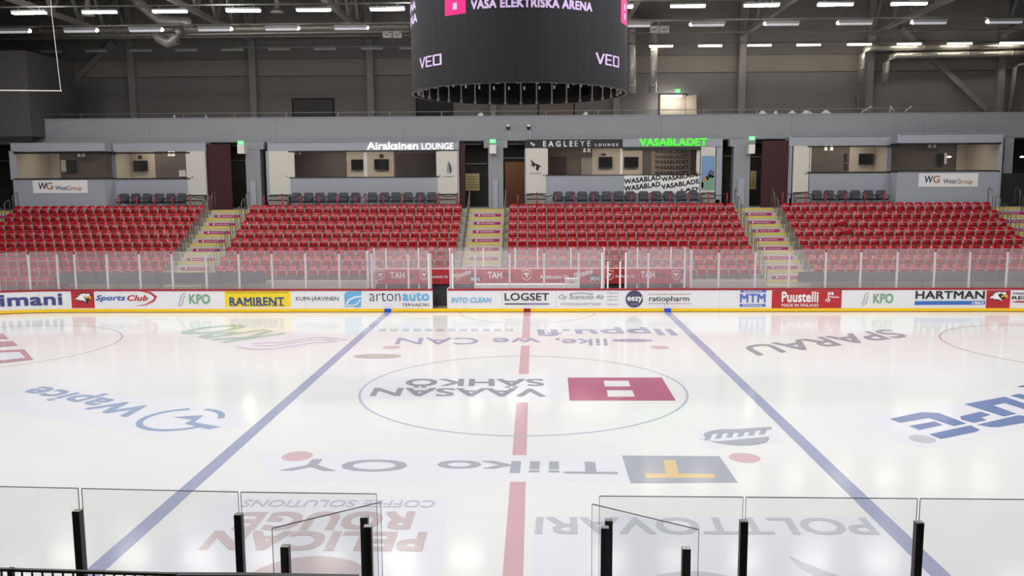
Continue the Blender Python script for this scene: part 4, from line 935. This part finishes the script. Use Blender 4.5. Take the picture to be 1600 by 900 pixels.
t = thing('door_emblem', 'black bird emblem on the left white door of the third lounge', 'emblem', tuple(at(837, 272, 25.57)))
MB().poly([at(828+a*18, 248.5+b*19, 25.575) for a, b in EAG]).build('logo', M_BLACK, t); text_px(MB(), 'EAGLEEYE', 828, 270, 846, 271.8, 25.575).build('lettering', BLK, t)
bn = thing('banner', 'white banner with slanted black lettering under the third lounge window', 'banner', tuple(at(1034, 302, 25.52)))
a = at(975, 302, 25.54); b = at(1093, 274.3, 25.54); MB().box(a.x, b.x, 25.54, 25.56, a.z, b.z).build('cloth', M_PAPER, bn)
for s, A, B, C in (('WASABLAD', (975, 288), (1032, 281), (975, 280)), ('WASABLAD', (975.5, 299), (1032, 291.5), (975, 291)), ('WASABLADE', (1034, 284), (1091, 275.5), (1033, 277)), ('VASABLADE', (1034, 296), (1093, 286.5), (1033, 288.5)), ('LAD', (1064, 301), (1091, 297.5), (1064, 295))):
    text_aff(MB(), s, at(*A, 25.53), at(*B, 25.53), at(*C, 25.53), .04).build('lettering', M_BLACK, bn)
po = thing('poster', 'blue and green poster on the right white door of the lounge', 'poster', tuple(at(1106, 297, 25.57)))
a = at(1095.5, 297, 25.575); b = at(1117, 243.5, 25.575); MB().box(a.x, b.x, 25.575, 25.588, a.z, b.z).build('sheet', F('p_blue', (120, 158, 200)), po)
for nm_, px_, c in (('print', [(1096, 297), (1117, 297), (1117, 276), (1108, 272), (1096, 282)], (126, 168, 150)), ('print', [(1096, 283), (1104, 274), (1112, 275), (1108, 281), (1098, 284)], (212, 156, 90)), ('print', [(1105, 271), (1110, 265), (1116, 268), (1116, 276), (1112, 279)], (90, 100, 128)), ('print', [(1095.6, 284), (1099, 285), (1099, 294), (1096, 293)], (60, 66, 110))):
    MB().poly([at(x, y, 25.571) for x, y in px_]).build(nm_, F('p%d' % c[0], c), po)
# --- right (West) lounge
L = Lounge('grey recessed lounge at the right with white door and one television', 1233, 1396, 25.6, 213, 2.0, X1=at(1402, 260, 24.6).x-.01)
L.w(1233, 213.5, 1396, 228, M_LIGHTG, 'header'); L.low(1265, 1396, 269.5, M_LIGHTG); L.w(1262, 227.5, 1391, 230, M_BLACK, 'window_head', .08, .03); L.w(1261, 268, 1392, 270.5, M_BLACK, 'window_sill', .14, .06); L.win(1268, 229, 1391, 269); L.w(1233, 228, 1238, 310, M_LIGHTG, 'jamb'); L.w(1265, 229, 1268, 269, M_POSTW, 'jamb')
L.liner(1); L.door(1238, 228, 1265, 1258); L.inner(1325, 228, 1396, 300, M_BEIGE); L.tv('black television on the beige wall of the right recessed lounge', 1342, 240, 1365, 257); L.inner(1319, 240, 1324, 252, M_BLK2, 'picture', .06); L.inner(1319, 256, 1324, 264, M_BLK2, 'picture', .06); L.lights(((1290, 235), (1299, 235)))
L = Lounge('grey lounge box at the right, projecting part with long window', 1402, 1567, 24.6, 209, 3.9, openl=True); L.glass_side(L.x0, -1); L.liner(1)
L.w(1402, 209.5, 1567, 224.5, M_LIGHTG, 'header'); L.low(1402, 1563, 267.5, M_LIGHTG); L.w(1560, 222, 1567, 269, M_LIGHTG, 'jamb'); L.w(1402, 222.8, 1564, 226.3, M_BLACK, 'window_head', .08, .03); L.w(1401.5, 265.6, 1561, 268, M_BLACK, 'window_sill', .14, .06); L.win(1402, 225, 1560, 267)
L.inner(1492, 224, 1525, 300, mat('beige_light', (206, 196, 178), .8)); L.inner(1525, 224, 1568, 300, M_BEIGE); L.inner(1475, 239, 1480, 256, M_POSTW, 'notice', .06); L.tv('black television in the right projecting lounge', 1464, 240, 1476, 257); L.lights(((1452, 231), (1460, 231)))
L.inner(1534, 238, 1541, 250, M_BLK2, 'picture', .07); L.inner(1543, 243, 1550, 255, M_BLK2, 'picture', .07); L.inner(1533, 254, 1540, 264, M_BROWN, 'picture', .07)
sign_wg('white sign with navy and orange lettering on the rightmost lounge box', 1435, 270.5, 1529, 292, 24.58)
for i, (x, y, yy) in enumerate(((1483, 246, 28.0), (1597, 246, 27.5))):
    p = at(x, y, yy); o = MB().tube([p, p+Vector((0, 0, .05)), p+Vector((0, 0, .08))], [.11, .11, .04], 14).build('pendant_lamp', M_PEND); tag(o, ('small glowing round lamp inside the right projecting lounge', 'small glowing round lamp in the passage at the right edge')[i], 'lamp')

# ---- passages between the lounges
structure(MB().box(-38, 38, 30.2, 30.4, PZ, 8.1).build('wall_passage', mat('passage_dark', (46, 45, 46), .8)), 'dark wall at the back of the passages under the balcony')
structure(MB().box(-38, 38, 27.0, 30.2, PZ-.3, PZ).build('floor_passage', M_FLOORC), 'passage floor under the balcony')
def wbox(name, label, cat, x0, y0, x1, Y, d, m, ztop=8.09, zb=None):
    a = at(x0, y0, Y); b = at(x1, y0, Y); o = MB().box(a.x, b.x, Y, Y+d, PZ if zb is None else zb, ztop).build(name, m); tag(o, label, cat); return o
for (x0, x1, lab) in ((384, 407, 'second'), (763, 786, 'middle'), (1146, 1172, 'fourth')):
    t = thing('pillar', 'pale grey pillar in the passage at the %s aisle' % lab, 'pillar', tuple(at((x0+x1)/2, 300, 25.9)[:2])+(PZ,))
    a = at(x0, 260, 25.9); b = at(x1, 260, 25.9); MB().box(a.x, b.x, 25.9, 26.5, PZ, 7.7).build('shaft', M_FASC, t)
    MB().box(a.x-.25, b.x+.25, 25.88, 26.38, 7.7, 8.1).build('pillar_head', M_FASC, t); MB().box(a.x+.25, b.x-.3, 25.82, 25.9, PZ, 5.9).build('plinth_panel', M_LIGHTG, t)
wbox('side_door', 'dark maroon open side door at the second aisle', 'door', 322, 260, 361, 25.75, .08, M_MAROON, 8.0)
wbox('side_door', 'dark maroon door edge right of the second lounge', 'door', 718, 260, 726, 25.75, .5, M_MAROON, 8.0)
wbox('side_door', 'dark maroon open side door left of the right recessed lounge', 'door', 1190, 260, 1232, 25.75, .08, M_MAROON, 8.0)
wbox('side_door', 'brown wooden door left of the third lounge', 'door', 789, 260, 819, 29.9, .1, M_WOOD, 7.0)
wbox('pillar', 'grey pillar at the right edge beside the projecting lounge', 'pillar', 1568, 260, 1582, 26.0, .5, M_FASC)
wbox('low_wall', 'low dark wall at the right edge behind the rightmost aisle', 'wall', 1563, 275, 1640, 25.9, .1, M_BLK2, 6.1)
def notice(label, x0, y0, x1, y1, Y):
    a = at(x0, y1, Y); b = at(x1, y0, Y); t = thing('notice_board', label, 'notice', ((a.x+b.x)/2, Y, a.z)); MB().box(a.x, b.x, Y, Y+.03, a.z, b.z).build('sheet', mat('notice_beige', (206, 190, 140), .7), t)
    for k in range(5): z = b.z-(b.z-a.z)*(.18+.15*k); MB().box(a.x+.1, b.x-.1, Y-.005, Y-.001, z-.02, z+.01).build('print_line', mat('notice_line', (130, 118, 84), .7), t)
notice('beige notice board in the passage left of the middle pillar', 727, 271, 749, 298, 30.16); notice('beige notice board in the passage right of the fourth aisle pillar', 1172, 267, 1182, 296, 30.16)
for k, (x0, x1, y) in enumerate(((362, 384, 251), (726, 761, 256), (786, 820, 247), (1130, 1142, 244), (1173, 1190, 245), (-10, 17, 251))):
    o = MB().tube([at(x0, y, 30.155), at(x1, y, 30.155)], .045, 8).build('passage_pipe', M_STEEL); tag(o, 'pale pipe under the passage ceiling, %s' % ('right of the left maroon door', 'left of the middle pillar', 'right of the middle pillar', 'left of the fourth aisle pillar', 'right of the fourth aisle pillar', 'at the left edge')[k], 'pipe')
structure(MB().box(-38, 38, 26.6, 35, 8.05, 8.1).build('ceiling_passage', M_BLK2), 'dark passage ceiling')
for x0, lab in ((372, 'second'), (740, 'middle'), (805, 'middle right'), (1181, 'fourth')):
    p = at(x0, 240, 28.2); t = thing('passage_lamp', 'ceiling lamp inside the passage at the %s aisle' % lab, 'lamp', (p.x, 28.2, 7.95))
    MB().box(p.x-.5, p.x+.5, 28.1, 28.3, 7.97, 8.049).build('housing', M_HOUS, t)
    L_ = bpy.data.lights.new('passage_light', 'AREA'); L_.shape = 'RECTANGLE'; L_.size = .9; L_.size_y = .15; L_.energy = 22; L_.color = (1, .92, .82)
    lo_ = bpy.data.objects.new('passage_light', L_); COL.objects.link(lo_); lo_.parent = t; lo_.location = (0, 0, 0)
# ---- lounge chairs and rope barriers
def chair_meshes():
    b = MB(); q = []
    for t_ in range(9): q.append((-.2+.4*t_/8, 0))
    prof = [(-.21, .36), (-.235, .6), (-.225, .80), (-.17, .87), (.17, .87), (.225, .80), (.235, .6), (.21, .36)]
    b.poly([(x, .16+.05*(z-.36)-.02*(1-(x/.23)**2), z) for x, z in prof], (0, .04, 0))
    s = MB().box(-.22, .22, -.26, .18, .40, .45); s.box(-.2, .2, -.24, .16, .37, .40)
    legs = [MB().tube([(sx*.2, sy, 0), (sx*.18, sy*.8, .38)], .015, 5) for sx in (-1, 1) for sy in (-.24, .2)]
    arm = [MB().tube([(sx*.24, .15, .60), (sx*.25, -.05, .62), (sx*.25, -.2, .60), (sx*.24, -.2, .40)], .018, 5) for sx in (-1, 1)]
    return b, s, legs, arm
cb, cs, cl, ca = chair_meshes()
for m_ in [cb, cs]+cl+ca: m_.v = [(x*1.18, y, z*1.10) for x, y, z in m_.v]
MC = [cb.mesh('backrest', M_CHAIR), cs.mesh('seat', M_BLACK)]+[m_.mesh('leg', M_STEEL) for m_ in cl]+[m_.mesh('armrest', M_BLACK) for m_ in ca]
CN = ['backrest', 'seat', 'leg', 'leg', 'leg', 'leg', 'armrest', 'armrest']
for xs_, y_, lab in (((192, 210, 228, 247, 265, 282), 310, 'left recessed lounge'), ((462, 481, 499, 518, 536, 555, 581, 600, 618, 637, 656, 674), 310, 'second lounge'), ((872, 891, 910, 929, 948, 967, 985, 1006, 1026, 1045, 1065, 1084), 307, 'third lounge'), ((1278, 1297, 1318, 1338, 1359, 1378), 304, 'right recessed lounge')):
    for k, x in enumerate(xs_):
        p = at(x, y_, 24.85); c = thing('lounge_chair', 'black lounge chair, %s from left in front of the %s' % (ordw(k+1), lab), 'chair', (p.x, 24.85, PZ), 'black chairs in front of the lounges')
        for nm_, me_ in zip(CN, MC): inst(nm_, me_, c)
ME_RP = MB().tube([(0, 0, 0), (0, 0, .86)], .035, 8).mesh('post_shaft', M_ROPEP, smooth=True); ME_RB = MB().tube([(0, 0, 0), (0, 0, .02)], .12, 12).mesh('post_base', M_ROPEP); ME_RK = MB().tube([(0, 0, .861), (0, 0, .9), (0, 0, .92)], [.04, .04, .02], 8).mesh('post_cap', M_BLACK)
for xs_, lab in (((185, 213, 241, 269, 297, 327), 'left recessed lounge'), ((412, 441, 469, 498, 526, 555, 570, 599, 628, 656, 686, 715), 'second lounge'), ((809, 839, 868, 897, 927, 957, 987, 1017, 1047, 1077, 1107, 1136), 'third lounge'), ((1223, 1259, 1290, 1321, 1352, 1382), 'right recessed lounge')):
    pts = [at(x, 306, 24.15).x for x in xs_]
    for k, x in enumerate(pts):
        c = thing('rope_post', 'red rope barrier post, %s from left before the %s' % (ordw(k+1), lab), 'post', (x, 24.15, PZ), 'red rope barrier posts')
        inst('post_shaft', ME_RP, c); inst('post_base', ME_RB, c); inst('post_cap', ME_RK, c)
    for k, (a, b) in enumerate(zip(pts, pts[1:])):
        sag = .10+.06*((k*7) % 3); P = [(a+(b-a)*j/8, 24.15, PZ+.86-sag*4*(j/8)*(1-j/8)) for j in range(9)]
        o = MB().tube(P, .022, 5).build('barrier_rope', M_BLACK, None, True); tag(o, 'black barrier rope, %s span from left before the %s' % (ordw(k+1), lab), 'rope', 'black barrier ropes')

# ================================================================== VIDEO CUBE
VX, VR, VB, VT = -.07, 2.85, 8.04, 13.4
vc = thing('video_cube', 'dark cylindrical video scoreboard hanging over centre ice', 'scoreboard', (VX, 0, VB))
def cyl(th, r, z): return (VX+r*math.sin(th), -r*math.cos(th), z)
M_LED = mat('led_screen', (47, 47, 50), .6, var=.02, scale=1, spec=.25)
NS = 36
for k in range(NS):
    a0 = 2*math.pi*k/NS+.0003; a1 = 2*math.pi*(k+1)/NS-.0003; mb = MB()
    lo = [cyl(a0, VR, VB), cyl((a0+a1)/2, VR, VB), cyl(a1, VR, VB), cyl(a1, VR-.04, VB), cyl((a0+a1)/2, VR-.04, VB), cyl(a0, VR-.04, VB)]
    mb.poly(lo, (0, 0, VT-VB)).build('screen_panel', M_LED, vc)
    th = 2*math.pi*(k+.5)/NS+.1745/2
    MB().bar(cyl(th, VR-.16, VB-.0), cyl(th, VR-.16, VB+1.6), .04, .045).build('frame_strut', M_TUBE, vc)
    MB().box(*[v for v in (cyl(th, VR-.16, 0)[0]-.035, cyl(th, VR-.16, 0)[0]+.035, cyl(th, VR-.16, 0)[1]-.03, cyl(th, VR-.16, 0)[1]+.03, VB-.01, VB+.06)]).build('strut_foot', M_TUBE, vc)
    tm = th+math.pi/NS
    MB().poly([cyl(tm-.05, VR-.2, VB+.15), cyl(tm+.05, VR-.2, VB+.15), cyl(tm+.05, VR-.2, VB+.62), cyl(tm-.05, VR-.2, VB+.62)], (0, 0, .001)).build('module', M_BLACK, vc)
    MB().box(cyl(tm+.05, VR-.24, 0)[0]-.02, cyl(tm+.05, VR-.24, 0)[0]+.03, cyl(tm+.05, VR-.24, 0)[1]-.01, cyl(tm+.05, VR-.24, 0)[1]+.01, VB+.40, VB+.50).build('connector', M_POSTW, vc)
rim = MB()
A = [2*math.pi*i/72 for i in range(73)]
rim.strip([cyl(t_, VR+.012, VB-.015) for t_ in A], [cyl(t_, VR+.012, VB+.012) for t_ in A]); rim.strip([cyl(t_, VR+.012, VB-.015) for t_ in A], [cyl(t_, VR-.045, VB-.015) for t_ in A]); rim.build('rim', mat('rim_dark', (48, 48, 50), .5), vc)
MB().strip([cyl(t_, VR-.045, VB+.02) for t_ in A], [cyl(t_, VR-.045, VB+1.75) for t_ in A]).build('inner_liner', M_BLACK, vc)
MB().poly([cyl(t_, VR-.11, VB+1.7) for t_ in A[:-1]], (0, 0, .1)).build('inner_deck', M_BLACK, vc)
MB().poly([cyl(t_, VR-.11, VT-.1) for t_ in A[:-1]], (0, 0, .1)).build('lid', M_BLK2, vc)
for sx in (-1, 1):
    for sy in (-1, 1): MB().tube([(VX+sx*1.2, sy*1.2, VT), (VX+sx*1.2, sy*1.2, 17.99)], .04, 6).build('hoist_cable', M_STEEL, vc)
def hitc(x, y):
    d = ray(x, y); o = CAMLOC-Vector((VX, 0, 0)); a = d.x**2+d.y**2; b = 2*(o.x*d.x+o.y*d.y); c = o.x**2+o.y**2-VR**2; q = b*b-4*a*c
    t_ = (-b-math.sqrt(max(0, q)))/(2*a); p = CAMLOC+d*t_; return math.atan2(p.x-VX, -p.y), p.z
LAV = mat('led_lavender', (214, 188, 232), .5, var=0, emit=.3); PNK = mat('led_pink', (225, 30, 125), .5, var=0, emit=.3)
def vtext(s, th0, th1, z0, z1, bold, m, name='lettering'):
    v, f = txt(s, bold); MB().add([cyl(th0+a*(th1-th0), VR+.006+.0007*k, z0+b*(z1-z0)) for a, b, k in v], f).build(name, m, vc)
def vrect(th0, th1, z0, z1, m, off=.004, name='logo'):
    T = [th0+(th1-th0)*i/6 for i in range(7)]; MB().strip([cyl(t_, VR+off, z1) for t_ in T], [cyl(t_, VR+off, z0) for t_ in T]).build(name, m, vc)
def veo(t0, t1, z0, z1):
    def stroke(P, w=.034):
        mb = MB(); P = [Vector((a, 0, b)) for a, b in P]
        for p, q in zip(P, P[1:]):
            d = (q-p).normalized(); n = Vector((-d.z, 0, d.x))*w; e = d*w*.6; mb.poly([cyl(t0+(t1-t0)*c.x, VR+.006, z0+(z1-z0)*c.z*2.0) for c in (p-n-e, q-n+e, q+n+e, p+n-e)])
        mb.build('lettering', LAV, vc)
    H = .5
    stroke([(.02, H-.03), (.15, .03), (.28, H-.03)]); stroke([(.60, H-.04), (.37, H-.04), (.37, .04), (.60, .04)]); stroke([(.37, H/2), (.57, H/2)], .03)
    stroke([(.70, H-.04), (.97, H-.04), (.97, .04), (.70, .04), (.70, H-.04)])
t0, za = hitc(736, 18); t1, zb = hitc(925, 16); _, zc = hitc(736, 3.5); vtext('VASA ELEKTRISKA ARENA', t0, t1, (za+zb)/2, (za+zb)/2+(zc-za), .05, LAV); zt = (za+zb)/2; hh = zc-za
vtext('VAASAN SÄHKÖ AREENA', t0, t1, zt+1.6*hh, zt+2.6*hh, .05, LAV)
t0, za = hitc(695.5, 24); t1, zb = hitc(728, 21); vrect(t0, t1, zb, zb+.62*1.0, PNK); tm = (t0+t1)/2
vrect(tm-.022, tm+.022, zb+.12, zb+.27, LAV, .008, 'logo_window'); vrect(tm-.022, tm+.022, zb+.35, zb+.50, LAV, .008, 'logo_window')
dth = t1-t0; t2, z2_ = hitc(970, 20)
vrect(t2, t2+dth, zb, zb+.62, PNK); vrect(t2+dth*.38, t2+dth*.62, zb+.12, zb+.27, LAV, .008, 'logo_window'); vrect(t2+dth*.38, t2+dth*.62, zb+.35, zb+.50, LAV, .008, 'logo_window')
t0, za = hitc(656.5, 108); t1, zb2 = hitc(690, 93); veo(t0, t1, za, za+.27)
t0, za2 = hitc(931, 101); t1, _ = hitc(967, 90); veo(t0, t1, za, za+.27)
t1, _ = hitc(652, 20); vtext('ARENA', t1-.55, t1, zt-.02, zt+hh, .05, LAV); vtext('AREENA', t1-.55, t1-.03, zt+1.5*hh, zt+2.5*hh, .05, LAV)

# ================================================================== NEAR SIDE GLASS
NY = -14.2
ng = thing('near_glass_left', 'clear bench glass with black posts at the lower left', 'glass barrier', (-4, NY, 1.05)); ng.name = 'near_glass'
ng2 = thing('near_glass', 'clear bench glass with black posts at the lower right', 'glass barrier', (4, NY, 1.05))
ORG[ng.name] = (-4, NY, 1.05); ORG[ng2.name] = (4, NY, 1.05)
def near_pane(t, a, b, z0, z1):
    a = Vector(a); b = Vector(b); P = [(a.x, a.y, 1.06), (b.x, b.y, 1.06), (b.x, b.y, z1), (a.x, a.y, z0)]; n = (b-a).cross(Vector((0, 0, 1))).normalized()*.012
    MB().poly(P, n).build('pane', M_GLASSN, t)
    MB().bar((a.x, a.y, z0+.004), (b.x, b.y, z1+.004), .013, .007).build('pane_edge', M_EDGE, t)
    MB().bar((a.x, a.y, 1.06), (a.x, a.y, z0), .004, .013).build('pane_edge', M_EDGE, t); MB().bar((b.x, b.y, 1.06), (b.x, b.y, z1), .004, .013).build('pane_edge', M_EDGE, t)
for a, b, z0, z1 in ((-7.4, -4.775, 2.37, 2.325), (-4.735, -2.975, 2.322, 2.29), (-2.945, -1.43, 2.288, 2.275)): near_pane(ng, (a, NY, 0), (b, NY, 0), z0, z1)
for a, b, z0, z1 in ((1.03, 2.60, 2.262, 2.257), (2.63, 4.485, 2.257, 2.25), (4.515, 7.2, 2.25, 2.24)): near_pane(ng2, (a, NY, 0), (b, NY, 0), z0, z1)
M_NP = mat('near_post_black', (10, 10, 11), .45, var=.1)
def npost(t, x, y, z, w=.082):
    MB().box(x-w/2, x+w/2, y-.05-.045, y+.03-.045, 1.06, z).build('post', M_NP, t); MB().box(x-w/2, x+w/2, y-.095, y-.015, z+.0005, z+.006).build('post_cap', M_STEEL, t)
for x, z in ((-4.77, 2.09), (-2.96, 2.06), (-1.56, 2.035)): npost(ng, x, NY, z)
for x, z in ((1.13, 2.015), (2.60, 2.012), (4.49, 2.01)): npost(ng2, x, NY, z)
for t, e0, e1, p0, p1 in ((ng, (595, 785), (425, 826), (575, 822), (446, 853)), (ng2, (925, 788), (1092, 828), (945, 824), (1072, 856))):
    a = atz(*e0, 2.27); b = atz(*e1, 2.27); near_pane(t, a, b, 2.27, 2.27)
    for q in (p0, p1): c = atz(*q, 2.03); npost(t, c.x, c.y+.05, 2.03)
rb = thing('near_railing', 'black metal railing at the bottom left edge', 'railing', (-5.4, -16.6, 0))
a = at(-30, 889, -16.6); b = at(275, 897.5, -16.6); MB().bar(a, b, .03, .022).build('rail', M_NP, rb)
for k in range(20): x = a.x+(b.x-a.x)*k/19; z = a.z+(b.z-a.z)*k/19; MB().box(x-.006, x+.006, -16.606, -16.594, .0, z-.01).build('baluster', M_NP, rb)
x = at(17, 892, -16.6).x; MB().box(x-.02, x+.02, -16.62, -16.58, 0, a.z+.01).build('post', M_NP, rb)
rd = thing('bench_ledge', 'black perforated ledge at the bottom edge below the left glass', 'ledge', (-2.9, -15.6, 0))
a = at(255, 896, -15.6); b = at(380, 896.5, -15.6); c = at(560, 899.5, -15.6)
for p, q in ((a, b), (b, c)): MB().bar(p-Vector((0, 0, .05)), q-Vector((0, 0, .05)), .06, .10).build('ledge_bar', M_NP, rd)
for p in (a, b, c): MB().box(p.x-.03, p.x+.03, p.y-.03, p.y+.03, 0, p.z-.1).build('leg', M_NP, rd)
